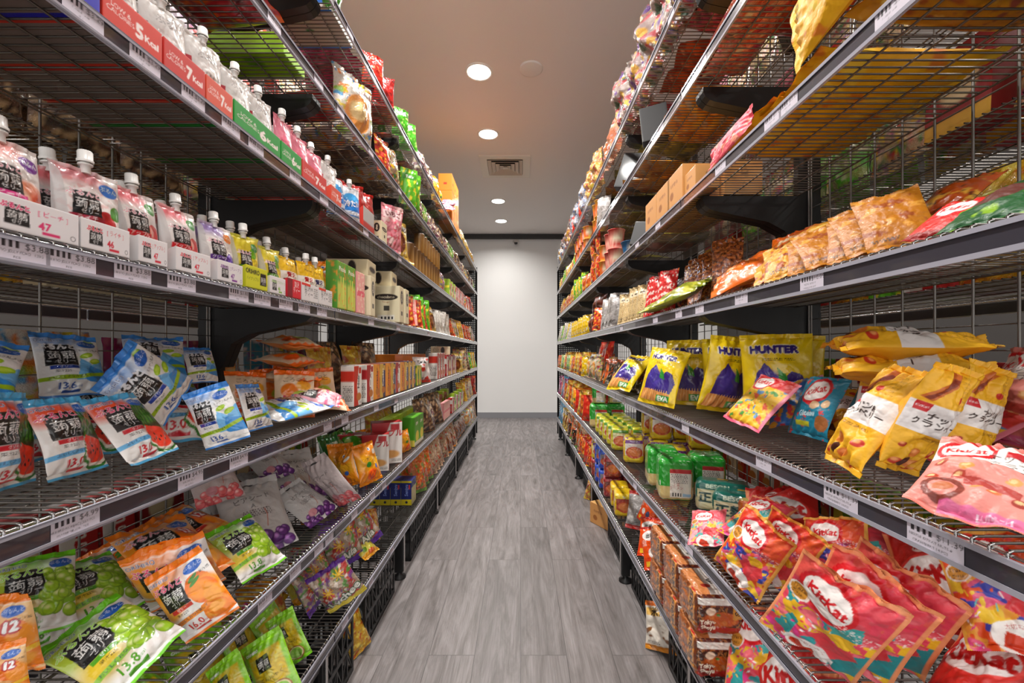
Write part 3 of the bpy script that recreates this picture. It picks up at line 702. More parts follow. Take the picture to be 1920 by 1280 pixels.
def spoutart(top, draw, nx=80, asp=1.38, base='efe9e6', red='d8283c', name='アップル', badge='3c9c3c'):
    a = Art(asp, nx, base); a.rect(0, asp-.3, .7, asp, top, .8, soft=.2); draw(a)
    a.poly([(0, 0), (.22, 0), (.12, asp*.9), (0, asp)], 'c9c6c6', .7)
    a.ell(.8, asp-.3, .16, .12, badge); a.text('ぷるん', .8, asp-.29, .1, 'e8f4e0'); logo_black(a, .42, asp-.62, .2, 'f0889c')
    a.rect(.18, asp-.93, .68, asp-.82, red); a.text(name, .42, asp-.875, .1, 'ffffff', 0, .002); a.rect(.1, .2, .75, .3, 'efe6e2'); a.text('48kcal', .4, .25, .07, '5c4c4c'); a.rect(0, .05, 1, .16, top, .7); return a
def d_apple(a): a.ell(.78, .5, .24, .26, 'e0383c'); a.ell(.7, .6, .08, .1, 'f8a898', soft=.05); a.ell(.82, .3, .2, .12, 'ee7864', soft=.05); a.ell(.75, .14, .1, .07, 'f4dca0')
def d_grape(a): a.bunch(.66, .38, .5, .4, .12, 14, '6a44b4', '3c2478', 'c0a4ec', 6)
def d_pch(a): a.ell(.75, .5, .3, .3, 'f8a888', soft=.06); a.ell(.85, .4, .16, .26, 'f06c48', soft=.08); a.ell(.6, .45, .14, .2, 'fbd0b8', soft=.05)
def d_pine(a): a.rect(0, .1, 1, 1.3, 'e4cc2c', .75, soft=.1); a.ell(.75, .5, .22, .3, 'f0d840', soft=.03); a.ell(.7, .9, .14, .14, '78b020', soft=.03)
def d_lyc(a): a.ell(.7, .45, .2, .24, 'c02c34'); a.noise(5, 6, .2, 'd85048', .3); a.ell(.9, .7, .12, .12, '58a040')
def d_tea(a):
    a.rect(0, .0, 1, 1.38, 'f0c818', .95); a.rect(0, .45, 1, .8, 'f4f0e8'); a.ell(.25, .2, .25, .14, 'e86418', soft=.03); a.rect(0, .0, 1, .08, 'd83420')
def spout(key, art, desc, w=.086, h=.126, t=.034, seed=5, m='film', x=0.0, cap=M['cap']):
    kind(key, pouch(key, art, w, h, t, seed, m=m, seal=.055, wr=.6, pinch=.03, botfat=.5, teeth=False, back='c8c4c4')[:2] + capparts(w, h, t, cap, x), desc, 'spouted jelly pouch', h+.03, w, t)
spout('s_peach', spoutart('f08c84', d_pch, red='e84c9c', name='ピーチ', badge='7c2c9c'), 'peach printed jelly pouch with white cap', seed=5)
spout('s_lychee', spoutart('b83c50', d_lyc, red='b42c48', name='ライチ', badge='2f78c8'), 'lychee jelly pouch with blue badge and white cap', seed=6)
spout('s_apple', spoutart('e8445c', d_apple), 'red apple jelly pouch with green badge and white cap', seed=7)
spout('s_grape', spoutart('7c58b0', d_grape, red='5c2c8c', name='グレープ', badge='ee8a20'), 'purple grape jelly pouch with orange badge and white cap', seed=8)
spout('s_pine', spoutart('c8cc28', d_pine, nx=60, base='e8e070', red='5c9c20', name='パイン'), 'yellow green pineapple jelly pouch with white cap', seed=9, w=.08)
spout('s_aloe', spoutart('9cb840', d_muscat, nx=50, red='6ca020', name='アロエ'), 'pale green muscat jelly pouch with white cap', seed=10, w=.08)
def teaart(c='1c2c6c'):
    a = Art(1.5, 60, 'f0c414'); a.rect(0, .35, 1, .95, 'f2ece0'); a.text('贅沢', .45, .8, .22, c, 0, .008); a.text('ティー', .5, .52, .3, '18161a', 0, .012); a.ell(.2, .22, .26, .16, 'e86c18', soft=.03); a.rect(0, 0, 1, .1, 'd8401c'); a.text('Mannan', .5, 1.2, .14, '6c3c08'); return a
spout('s_tea', teaart(), 'yellow tea jelly pouch with white cap', seed=12, w=.078, h=.125)
spout('s_redtea', teaart('b81c24'), 'red lettered tea jelly pouch with white cap', seed=13, w=.078, h=.12)
wp = Art(1.4, 50, 'e6e3e0'); wp.rect(.0, .1, .12, .9, 'c8283c').lines(.3, .4, .8, .7, 4, 'b4b0b0', 4, .35); wp.text('ぷるん', .55, 1.05, .2, '8c8688')
spout('s_white', wp, 'plain white diet jelly pouch with white cap', seed=14, w=.086, h=.15)
spout('s_white2', wp, 'plain white diet jelly pouch with white cap', seed=15, w=.086, h=.14)
pp = Art(1.4, 40, 'e88ca0').noise(3, 2, .3, 'd86480', .6); pp.rect(.2, .2, .8, .5, 'f0c8d0')
spout('s_pink', pp, 'pink diet jelly pouch with white cap', seed=16, w=.086, h=.14)
bl = Art(1.5, 50, 'e8ecf2'); bl.rect(0, .25, 1, 1.05, '2c8ad8').ell(.5, 1.0, .4, .2, '48b0ec'); bl.text('冷たい', .5, .75, .28, 'ffffff', .1, .012, halo='1c3c9c'); bl.rect(0, .3, 1, .45, 'ffffff', .8)
spout('s_blue', bl, 'blue and white jelly drink pouch with white cap', seed=17, w=.085, h=.135)

# display trays
def trayart(c, kc, nx=70, asp=.55, ink='f6e8e4'):
    a = Art(asp, nx, c); a.text('LOW &\nCALORIES', .27, asp*.55, .1, ink, 0, .002); a.text(kc, .58, asp*.45, .3, ink, 0, .012); a.text('Kcal', .8, asp*.42, .15, ink, 0, .004); return a
def purutray(name, num, c='e8447a', sq='141216', base='e9e5e6'):
    a = Art(.42, 90, base); logo_black(a, .28, .2, .13, c); a.text('[ '+name+' ]', .68, .29, .085, c, 0, .002); a.text(num, .58, .13, .14, c, 0, .004); a.rect(.55, .03, .76, .07, c); a.ring(.92, .07, .03, .004, '444044'); return a
TR = dict(t_red5=('d8402c', '5'), t_red7=('cf3a30', '7'), t_red7b=('dc6048', '7'), t_green=('229c3c', '6'))
for k, (c, n_) in TR.items(): kind(k, tray(k, .1, .31, .055, trayart(c, n_), c), {'t_red5': 'red 5 Kcal display tray', 't_red7': 'red 7 Kcal display tray', 't_red7b': 'light red 7 Kcal display tray', 't_green': 'green 6 Kcal display tray'}[k], 'display tray', .055, .1, .1)
a = Art(.55, 40, '2f2cb8'); a.text('9 Kcal', .55, .25, .22, 'c8c8f4', 0, .006); kind('t_blue', tray('t_blue', .1, .31, .055, a, '2f2cb8'), 'blue Kcal display tray', 'display tray', .055, .1, .1)
a = Art(.7, 30, 'b8b4b0'); a.rect(0, 0, 1, .22, 'b83428'); kind('t_grey', tray('t_grey', .12, .1, .085, a, 'd8402c'), 'red tray with grey front card', 'display tray', .085, .12, .1)
for k, nm, num, c in (('p_peach', 'ピーチ', '47', 'e0407c'), ('p_lychee', 'ライチ', '46', 'd8344c'), ('p_apple', 'アップル', '47', 'd8344c'), ('p_apple2', 'アップル', '47', 'd8344c'), ('p_grape', 'グレープ', '47', '8c3c9c'), ('p_muscat', 'マスカット', '46', '8cb83c')):
    kind(k, tray(k, .118 if k == 'p_peach' else .085, .31, .042, purutray(nm, num, c), 'd6d2d2'), 'white display tray lettered %s' % {'p_peach': 'in pink for peach', 'p_lychee': 'in red for lychee', 'p_apple': 'in red for apple', 'p_apple2': 'in red for apple', 'p_grape': 'in purple for grape', 'p_muscat': 'in green for muscat'}[k], 'display tray', .042, .1, .1)
a = Art(.5, 70, 'd8d838'); a.text('ORIHIRO', .3, .36, .15, '2c2c20', 0, .004); a.text('パイナップル', .3, .2, .09, '5c6c1c'); logo_black(a, .78, .24, .15, hira=False); kind('p_yellow', tray('p_yellow', .1, .31, .05, a, 'c8c828'), 'yellow ORIHIRO display tray', 'display tray', .05, .1, .09)
a = Art(.5, 50, 'd8283c'); a.text('贅沢\nティー', .65, .27, .17, 'f8ecec', 0, .004); a.rect(0, 0, .35, .5, '8c1c2c'); kind('p_red', tray('p_red', .1, .31, .05, a, 'c8283c'), 'red display tray with white lettering', 'display tray', .05, .1, .09)
a = Art(.5, 50, 'e4e0e0'); a.text('贅沢W\nティー', .4, .26, .17, '28262c', 0, .004); a.rect(.0, .42, .5, .5, 'd8382c'); a.lines(.7, .1, .95, .4, 5, '7c7c80'); kind('p_tea', tray('p_tea', .1, .31, .05, a, 'd6d4d4'), 'white tea jelly display tray', 'display tray', .05, .1, .09)

kind('t_plain', tray('t_plain', .15, .32, .03, Art(.2, 10, '8c7a70'), '8c7a70'), 'plain brown card tray', 'display tray', .03, .15, .1)
# cartons
def box(key, w, d, h, front, side, top, desc, cat='carton', n=12, r=.0018, m='card'):
    kind(key, [block(key, w, d, h, dict(front=front, side=side, top=top), r=r, n=n, m=m)], desc, cat, h, w, d)
def snackart(base, band, ttl, tc, asp=2.0, nx=40, c2=None, food='c88038', vert=True):
    a = Art(asp, nx, base); a.poly([(0, 0), (.55, 0), (.35, asp*.5), (.6, asp), (0, asp)], band)
    if vert: a.text(ttl, .55, asp*.6, .36, tc, PI/2, .01)
    else: a.text(ttl, .5, asp*.72, .26, tc, 0, .01)
    a.ell(.6, asp*.22, .3, .2*asp/2, food, soft=.05); a.rect(.6, asp*.8, .9, asp*.95, c2 or band); a.lines(.62, .04*asp, .95, .1*asp, 3, '6c6460'); return a
SN = [('noir', 'ece8e2', 'd03820', 'Noir', '2c2420', 'white and red Noir biscuit carton'), ('choc', '8c1c18', 'c83424', 'Choco', 'f0d8b0', 'dark red chocolate biscuit carton'),
      ('orangebox', 'e88420', 'f0a838', 'Cracker', '5c2c10', 'orange biscuit carton'), ('mazebox', 'f0ece4', 'b8242c', 'ラーメン', '8c2420', 'white and red snack carton'),
      ('navybox', '3c3868', 'e0b850', 'Cookie', 'f4ecd8', 'navy and gold biscuit carton'), ('greenbox', '78a828', 'e8d840', 'Pie', '1c4c1c', 'green and yellow biscuit carton'), ('redbox', 'c82828', 'f0ece8', 'カレー', 'f8f0e8', 'red and white curry carton')]
for k, b_, bd, t_, tc_, ds in SN: box(k, .075, .05, .15, snackart(b_, bd, t_, tc_), Art(3.0, 14, b_).rect(0, 1.8, 1, 2.6, bd).lines(.15, .3, .85, 1.5, 9, 'a8a098' if b_ < 'd' else '6c6460', 2), b_, ds)
a = snackart('efeae4', 'c8242c', 'アップル', 'c8242c', 1.45, 44, vert=False, food='e0a860'); box('marycarton', .12, .07, .17, a, Art(2.4, 24, 'f0ede8').rect(0, 2.1, 1, 2.4, 'c8242c').rect(0, 0, 1, .3, 'c8242c').lines(.1, .4, .9, 2.0, 16, '8c8480', 3).rect(.1, .1, .5, .2, 'f4f4f4'), 'd03838', 'red and white dessert carton')
a = Art(2.3, 40, '1e2c78'); a.rect(0, 0, 1, .55, 'd8c820'); a.rect(0, 2.1, 1, 2.3, 'd8c820'); a.text('Senjyu', .5, 1.4, .42, '8ca0e0', PI/2, .012); a.ell(.5, .28, .12, .12, '1c1c40'); a.rect(.7, 1.5, .85, 1.9, 'c83c50')
box('bluebox', .058, .1, .135, a, Art(1.3, 20, 'd8cfa0').rect(0, .9, 1, 1.3, '2c3c88').noise(3, 3, .2, 'a8b070', .6), '26348c', 'dark blue and yellow tea carton')
a = Art(1.35, 60, 'e2d8b8'); a.ell(.5, .92, .42, .12, '2c1c14'); a.text('chocolatto', .5, .92, .14, 'f0e4c8', 0, .003); a.text('Nougat', .5, .74, .09, 'a8642c'); a.rect(.42, .42, .62, .6, '4c4840'); a.ring(.5, .1, .02, .004, '6c6450'); a.rect(.2, .08, .8, .26, 'e8e4d8'); a.bar(.25, .1, .75, .2)
b2 = Art(2.6, 30, 'dccfae'); b2.ell(.5, 1.8, .3, .5, '2c1c14'); b2.text('choc', .5, 1.8, .3, 'f0e4c8', PI/2, .01); b2.rect(.3, .5, .7, .8, '5c5448')
box('creambox', .13, .075, .17, a, b2, 'd8cca6', 'cream chocolatto carton with dark brown oval')
a = Art(.55, 40, 'e0d4b4'); a.ell(.6, .28, .1, .22, '2c1c14'); a.lines(.1, .1, .4, .45, 5, '8c846c'); box('creamflat', .17, .12, .075, a, Art(.7, 20, 'dccfae').ell(.5, .35, .36, .12, '3c281c'), 'e4dab8', 'cream chocolatto carton lying flat')
a = Art(2.2, 50, '6ca83c'); a.text('Picola', .5, 1.85, .3, 'f4f4e0', 0, .012, halo='3c7c20'); a.rect(0, 0, 1, 1.2, 'e8e070', .7, soft=.2); a.noise(3, 2.5, .3, 'f07828', .6); a.rect(.3, .2, .42, 1.5, 'c8d058'); a.rect(.55, .2, .67, 1.5, 'd8e068')
box('picola', .075, .04, .16, a, Art(4, 12, '5c9c38').noise(3, 1, .2, 'e89030', .8), '7cb048', 'green Picola wafer carton')
a = Art(2.2, 40, 'f0b0a8').rect(0, .9, 1, 1.2, 'e86c7c').noise(6, 2.5, .3, 'f8e8d0', .8); box('pinkwafer', .075, .04, .155, a, 'e8a0a0', 'f0b0b0', 'pink wafer carton')
a = Art(2.0, 40, 'b0c828'); a.rect(0, .8, 1, 1.15, '6ca020'); a.ell(.5, .5, .34, .26, 'f0e4a0', soft=.04); a.text('Corn', .5, 1.5, .34, 'f8f8d0', 0, .014, halo='4c7c18')
box('cornbox', .09, .06, .18, a, Art(3, 14, '98b828').rect(0, 1.4, 1, 1.8, 'e8d838'), 'a8c030', 'green and yellow corn snack carton')
a = Art(1.6, 40, '6cb828'); a.text('OPPI', .45, 1.2, .22, 'f4f8e0', 0, .01); a.ell(.55, .5, .34, .3, 'f0dc50', soft=.06); a.rect(0, 0, 1, .22, 'e4e0c8'); box('oppi', .11, .07, .17, a, Art(2.4, 16, '58a824').rect(0, 0, 1, .5, 'e8d860'), '70c030', 'green and cream snack carton')
a = Art(1.2, 30, 'f0962a'); a.rect(.3, .45, .55, .6, 'c83c20'); a.rect(0, 1.12, 1, 1.2, 'c86c14'); box('orangecarton', .13, .12, .15, a, Art(1.2, 20, 'ee9028').rect(.35, .4, .6, .55, 'c83c20'), 'f4a030', 'bright orange shipping carton')
a = Art(.8, 40, 'd8a060'); a.text('KAMEYA', .45, .5, .12, '7c3c1c', 0, .004); a.ell(.3, .25, .12, .1, 'a86c34'); box('kraftbox', .14, .12, .11, a, Art(.9, 20, 'dca868').text('菓\n子', .5, .45, .2, '5c3c1c', 0, .01), 'e0b070', 'kraft brown confectionery carton')
a = Art(1.2, 30, '26262a'); a.noise(4, 3, .4, 'b08838', .5); box('blackbox', .15, .07, .18, a, '1e1e20', '2c2c30', 'black and gold tea carton')
a = Art(1.5, 30, '17171b'); box('darkgift', .14, .05, .2, a, Art(4, 10, 'b8bca8'), '26262a', 'dark grey carton with pale edge')
a = Art(.7, 40, 'd8d4ce'); a.rect(0, .45, 1, .7, '3a8ce0'); a.lines(.1, .08, .8, .4, 5, 'a8a4a0'); box('bluewhite', .18, .22, .05, a, Art(.3, 20, 'e0dcd8').rect(0, .1, 1, .2, '2c7cd8'), Art(.65, 50, 'd6d2cc').rect(0, 0, .06, .65, '3c8ce4').rect(.94, 0, 1, .65, '3c8ce4').ell(.5, .3, .05, .04, '5c9c6c'), 'flat white carton with blue edges')
a = Art(.6, 40, 'a8d828'); a.rect(0, .2, .3, .35, 'd8e8a0'); box('limebox', .115, .21, .06, a, '9ccc24', Art(.66, 40, 'a4d42a').rect(.1, .25, .5, .4, '74b020').rect(.85, 0, 1, .66, 'dce8d0'), 'flat lime green carton')
a = Art(1.3, 30, '9c1c20'); a.ell(.5, .7, .3, .3, 'e8d8b0', soft=.03); a.rect(0, 0, 1, .25, 'e0b038'); box('redgold', .12, .06, .16, a, '8c1c20', 'a82424', 'dark red and gold carton')

# bags, generic
def gbag(key, w, h, t, base, spots, desc, cat='snack bag', nx=40, title=None, tc='ffffff', th='802020', m='film', seed=1, top=None, bot=None, back=None, n=1, seal=.07, blob=None, ts=.24, **k):
    asp = h/w; a = Art(asp, nx, base)
    for i, (c, lo, f) in enumerate(spots): a.noise(seed+i*3, f, lo, c, 1, .12)
    if blob: a.ell(.5, asp*.4, .33, .26*asp, blob[0], soft=.03); a.noise(seed+40, 4, .2, blob[0], .1); a.ell(.45, asp*.42, .2, .13*asp, blob[1], soft=.06)
    if title: a.rect(.06, asp*.7, .94, asp*.86, th, .85); a.text(title, .5, asp*.78, ts, tc, .05, .01)
    if top: a.rect(0, asp*.9, 1, asp, top)
    if bot: a.rect(0, 0, 1, asp*.1, bot)
    a.lines(.1, asp*.12, .5, asp*.18, 2, '5c5450', seed)
    for i in range(n): kind(key+(str(i) if i else ''), pouch(key, a, w, h, t, seed+i*19, m=m, back=back or base, seal=seal, **k), desc, cat, h, w, t)
gbag('redchips', .14, .19, .06, 'c82820', [('8c1410', .3, 2)], 'glossy red sweets pouch', title='辛', th='a01810', seed=3, cat='sweets pouch')
gbag('greenleaf', .13, .19, .05, '54b428', [('c8e488', .35, 2)], 'bright green snack pouch', seed=5, title='Veggie', th='2c8018', cat='crisp bag')
gbag('whitesweets', .16, .21, .07, 'dcd6cc', [('e88c3c', .45, 2.4), ('58a8d8', .5, 2.6), ('d8c82c', .5, 2.5), ('9cc858', .55, 2.2)], 'white sweets bag with rainbow fruit print', nx=60, m='clear', seed=7, blob=('e8a050', 'f0d8a0'), cat='sweets bag')
gbag('grapecup', .13, .17, .07, '8c6474', [('e0c8a0', .1, 3), ('5c1c3c', .3, 3), ('d8d8c0', .5, 4)], 'clear bag of dark red sweets', m='clear', seed=9, n=2, cat='sweets bag')
gbag('greencup', .13, .17, .06, '98a860', [('58b830', .0, 2.4), ('e8e0c8', .5, 4)], 'clear bag of green sweets', m='clear', seed=11, cat='sweets bag')
gbag('goldbag', .13, .2, .05, 'd8a820', [('f0d860', .2, 3), ('c85818', .5, 3)], 'golden yellow sweets bag', m='clear', seed=13, n=2, cat='sweets bag')
gbag('pinkpillow', .15, .2, .06, 'dc90a0', [('b84c6c', .55, 2)], 'pink marshmallow pillow bag', m='matte', seed=15, cat='marshmallow bag')
gbag('pinktall', .11, .2, .035, 'e0909c', [('f0ccc8', .2, 2), ('d85c6c', .5, 3)], 'tall pink snack pouch', seed=17, title='いちご', th='f0d8d8', tc='7c3040', cat='sweets pouch')
gbag('tanpouch', .12, .19, .04, 'c8a848', [('e8dcb4', .2, 2)], 'golden tan snack pouch with nuts', seed=19, title='ピーナツ', th='2c2418', blob=('6c3418', 'a05c2c'), cat='nut pouch')
gbag('redprawn', .17, .22, .06, 'b4242c', [('e87828', .3, 3), ('6c1414', .4, 2.5)], 'red snack bag', seed=21, n=2)
gbag('purplered', .2, .27, .07, 'd8c8d4', [('8c3ca0', .2, 2), ('e04c28', .3, 1.6), ('e8a090', .6, 2)], 'purple and red printed snack bag', seed=23)
gbag('crimson', .19, .26, .08, 'b0285c', [('d8588c', .2, 2.6), ('7c1838', .3, 3)], 'crimson pink snack bag', seed=25, m='clear', cat='sweets bag')
gbag('brownmix', .17, .22, .06, '6c4c38', [('c8a880', .2, 4), ('38241c', .2, 3)], 'brown mixed nut bag', seed=27, m='clear', n=2, cat='nut bag')
gbag('candymix', .15, .19, .06, 'c4b090', [('c83038', .3, 3.5), ('e0c030', .4, 3.5), ('3c8c48', .5, 3.5), ('8c5490', .6, 4)], 'clear bag of mixed sweets', m='clear', seed=29, n=2, cat='sweets bag')
gbag('dolda', .14, .17, .06, 'ece4e2', [('d8382c', .5, 1.8)], 'white and red Dolda snack bag', title='Dolda', th='f0ecea', tc='1c1c1c', seed=31, bot='d83c2c')
gbag('carrot', .13, .24, .05, 'c87830', [('e04818', .1, 3), ('f0b070', .4, 5), ('5c9c38', .62, 2)], 'clear bag of orange crackers with green hem', m='clear', seed=33, bot='7ca84c', n=2, cat='cracker bag')
gbag('pasta', .1, .24, .04, 'c8b094', [('9c6c44', .2, 6), ('c83c30', .5, 2)], 'long clear bag of noodles', m='clear', seed=35, n=2, cat='noodle bag')
gbag('brownfoot', .13, .18, .05, '7c4828', [('a87044', .2, 3)], 'brown jerky bag with orange hem', m='clear', bot='f0941c', seed=37, top='d8d0c8', cat='jerky bag')
gbag('greenstick', .1, .2, .035, '6cc030', [('f0e040', .4, 2)], 'green and yellow stick snack bag', seed=39, title='Yum', th='389820')
gbag('redsmall', .11, .17, .035, 'd03c28', [('f0c040', .3, 3), ('8c2c18', .4, 3)], 'red and yellow noodle packet', seed=41, n=2, cat='noodle packet')
gbag('whitespot', .1, .2, .03, 'd4d0c8', [('5c5450', .55, 6)], 'white speckled cracker packet', seed=43, cat='cracker packet')
gbag('magentabag', .14, .2, .05, 'a02470', [('e0d0e0', .4, 1.6)], 'magenta snack bag', seed=45)
gbag('cyanbag', .15, .21, .05, '2c94b8', [('dcd0d8', .4, 2), ('5c3c90', .5, 2)], 'teal and blue snack bag', seed=47, cat='sweets bag')
# chocolate rack bags
gbag('orangesnack', .18, .25, .05, 'e09018', [('f0b840', .3, 1.4), ('b85c14', .4, 2.2), ('d0b89c', .62, 3)], 'big amber orange snack bag', seed=51, n=3, m='matte', nx=50, cat='crisp bag')
gbag('redsnack', .17, .24, .05, '9c2c20', [('d85c30', .2, 1.8), ('e8a088', .6, 2.5)], 'brick red snack bag', seed=53, n=2, m='matte', nx=44, cat='crisp bag')
gbag('olivesnack', .17, .24, .05, '8c8424', [('4c4c1c', .3, 2), ('c8b848', .4, 2)], 'olive green snack bag', seed=55, n=2, m='matte', cat='crisp bag')
gbag('plainyellow', .19, .28, .07, 'f0b81c', [('e08828', .55, 1.7), ('f4d048', .3, 1.2)], 'big yellow snack bag with toasted print', seed=57, nx=70, m='matte')
gbag('pinksalami', .12, .36, .06, 'e88c70', [('e04c2c', .1, 2.6), ('f4d8b0', .5, 4), ('c83450', .5, 2)], 'long pink and red sweets bag', seed=58, m='clear', cat='sweets bag')
gbag('salmonpouch', .1, .3, .03, 'f46c7c', [('f8a088', .3, 1)], 'long salmon pink pouch', seed=59, m='matte', cat='sweets pouch')
gbag('bigorange', .19, .25, .06, 'f07814', [('f49440', .4, 1.3), ('e8d0b0', .75, 2)], 'bright orange snack pouch', title='Baked', th='f08828', tc='fce0b8', seed=61, nx=80, m='film')
gbag('wafflebag', .17, .27, .05, 'dca028', [('b8642c', .35, 2.2), ('f0cc70', .55, 2.6), ('a85844', .62, 3)], 'yellow wafer snack bag', seed=63, nx=80, m='matte', n=2, cat='wafer bag')
gbag('amberflat', .15, .22, .028, 'be7c18', [('a0541c', .4, 2.2), ('dca040', .6, 2)], 'amber brown flat packet', seed=65, nx=50, m='matte', n=2, cat='cookie packet')
gbag('greenpouch', .16, .21, .05, '9ca028', [('c8c84c', .3, 1.6), ('6c8018', .4, 2)], 'olive lime snack pouch', seed=67, nx=50)
gbag('pretzel', .09, .22, .035, '8c4c24', [('c87c40', .1, 5), ('4c2410', .4, 5)], 'clear bag of brown pretzel sticks', seed=69, m='clear', bot='3438a8', n=2, cat='pretzel bag')
gbag('beigestick', .07, .17, .03, 'd8c090', [('8c6c44', .55, 6)], 'small beige stick packet', seed=71, m='film', title='sesame', th='e8dcc0', tc='3c2c20', ts=.18, cat='stick packet')
gbag('redstick', .07, .17, .03, 'd83434', [('f0d8d0', .3, 2)], 'small red and white stick packet', seed=73, cat='stick packet')
gbag('silverpack', .11, .2, .045, 'b4b0ae', [('8c8884', .3, 2)], 'silver foil packet', seed=75, m='clear', cat='foil packet')
gbag('brownfoil', .14, .14, .06, '6c3020', [('8c4c34', .3, 2)], 'brown foil coffee pouch', seed=77, cat='coffee pouch')
gbag('blacknoodle', .14, .16, .045, '28221e', [('c8642c', .35, 2.4), ('d8c8b0', .6, 3)], 'black and orange noodle packet', seed=79, n=2, cat='noodle packet')
gbag('orangenoodle', .14, .16, .045, 'c85c1c', [('e8b448', .3, 2.4), ('5c2414', .5, 3)], 'orange noodle packet', seed=81, n=2, cat='noodle packet')
gbag('yellowpeel', .08, .17, .04, 'e8c420', [('f0ecd0', .5, 2)], 'yellow and white snack packet', seed=83)
gbag('cello', .2, .3, .11, 'a8948c', [('b82c38', .25, 2.2), ('e0b030', .4, 2.4), ('2c5830', .4, 2.2), ('6c3490', .5, 2.2), ('f0ecf0', .75, 5)], 'cellophane gift bag of assorted sweets', seed=85, m='cello', nx=50, n=3, wr=2.2, cat='gift bag')
gbag('celloblue', .16, .25, .09, 'a8b0bc', [('3c6cb0', .3, 3), ('e8e8ec', .4, 5), ('b87c40', .6, 3)], 'silver and blue cellophane sweets bag', seed=87, m='cello', nx=40, n=2, wr=2.2, cat='gift bag')
gbag('celloyellow', .16, .25, .08, 'd89838', [('e8d050', .2, 3), ('d04424', .3, 2.5)], 'yellow and orange cellophane snack bag', seed=89, m='cello', nx=44, n=2, wr=1.8, cat='gift bag')
gbag('celloorange', .16, .25, .08, 'd87838', [('f0b888', .3, 2.5), ('c84020', .4, 2.5), ('e8e0d8', .65, 4)], 'orange cellophane snack bag', seed=91, m='cello', nx=40, wr=2, cat='gift bag')
gbag('redpouch', .13, .18, .05, 'd43424', [('f08c50', .5, 2)], 'bright red snack pouch', seed=93, cat='sweets pouch')

# yellow corn snack bag: purple shape, fries, green badge (its cartoon creature is left out)
a = Art(1.45, 110, 'f2d418'); a.noise(3, 1.2, .5, 'e8c010', .5)
a.poly([(.12, .32), (.2, .8), (.33, .98), (.46, .82), (.56, .7), (.7, .84), (.84, .78), (.92, .56), (.86, .3)], '47338c'); a.ell(.4, .6, .2, .24, '5040a0', soft=.1)
a.poly([(.05, .1), (.1, .36), (.45, .34), (.85, .28), (.8, .08)], 'e8a058')
for k in range(12): a.band([(.1+.06*k, .1), (.14+.058*k, .36)], .008, 'f4c484')
a.poly([(.5, .9), (.62, .78), (.66, .62), (.52, .66)], '3ca044')
a.rect(.52, .09, .86, .24, '38a048'); a.text('EVA', .69, .16, .15, 'f0f8e8', 0, .008); a.rect(0, 0, 1, .07, 'f0d020')
a.text('HUNTER', .46, 1.19, .17, '3c2c84', 0, .012, halo='f4ecc8', hw=.014); a.lines(.3, 1.0, .75, 1.05, 2, '6c5c20')
for i in range(3): kind('hunter'+(str(i) if i else ''), pouch('hunter', a, .215, .305, .075, 111+i*7, back='f0d41c', seal=.05, bend=.08, fat=.42), 'yellow corn snack bag with purple shape and green badge', 'snack bag', .305, .215, .075)
# wafer bar bags
def wafer_logo(a, x, y, s, rot=0, c='d8202c'):
    a.ell(x, y, s*1.25, s*.95, c, rot); a.ell(x, y, s*1.04, s*.74, 'f6eeea', rot); a.text('KitKat', x, y, s*.66, c, rot+.06, s*.03)
def patt(a, seed, cols, f=2.2, lo=.15):
    for i, c in enumerate(cols): a.noise(seed+i*5, f, lo+.06*i, c, 1, .06)
def waferbag(base, cols, seed, asp=1.28, nx=110, edge='f0a070', top='e04858'):
    a = Art(asp, nx, base); patt(a, seed, cols); a.rect(0, asp*.6, 1, asp, top, .9, soft=.08)
    rr = np.random.RandomState(seed)
    for i in range(26):
        x, y = rr.rand()*.9, rr.rand()*asp*.6; a.band([(x, y), (x+rr.uniform(-.06, .06), y+rr.uniform(.02, .08))], .007, ['f8f0f0', 'f4c030', 'e8409c', '7cd0d0'][i % 4])
    if top == 'e04858':
        a.poly([(.62, .35), (.98, .62), (.98, .2), (.72, .05)], '2f989c'); a.poly([(.1, .22), (.2, .5), (.3, .46), (.28, .16)], '3aa4a4'); a.poly([(.5, .78), (.78, .92), (.84, .74), (.6, .62)], '48a8a4')
        for i in range(30):
            x, y = .05+rr.rand()*.55, .12+rr.rand()*.6; a.ell(x, y, .012+.02*rr.rand(), .01, ['f8f4f4', 'f0b828', 'e03c8c', 'e84858'][i % 4], rr.rand()*3)
    a.poly([(.45, .42), (.55, .56), (.68, .5), (.78, .6), (.9, .46), (.72, .22)], 'e04850'); a.ell(.68, .6, .12, .07, 'f4c42c')
    wafer_logo(a, .4, asp-.32, .25, -.12); a.ell(.15, asp-.5, .12, .11, 'f4e8e0'); a.ell(.15, asp-.5, .1, .09, 'd89a3c'); a.text('Thank\nyou!', .15, asp-.5, .07, '5c2c10', 0, .002)
    a.text('伝えるだけで\nキットカット', .75, asp-.5, .07, 'fce8e4', -.1, .002)
    a.ell(.5, .14, .25, .17, 'f6f0ec'); a.poly([(.32, .06), (.38, .2), (.56, .13), (.62, .02), (.5, -.02)], 'd84828'); a.text('大切な人に', .52, .24, .055, 'c02c34')
    a.rect(0, 0, .035, asp, edge); a.rect(.965, 0, 1, asp, edge); a.rect(0, asp-.05, 1, asp, edge); return a
A1 = waferbag('e85068', ['38a0a4', 'e84c98', 'f0c030', 'f47c88'], 5)
A2 = waferbag('f0a848', ['e8648c', '4c54b4', 'e85c28', 'f4cc40'], 15, edge='f0b858', top='e8502c')
A3 = waferbag('f098a8', ['f4c468', '68c4bc', 'e84c74', 'f4b4bc'], 25, nx=80, edge='e87c88', top='e85868')
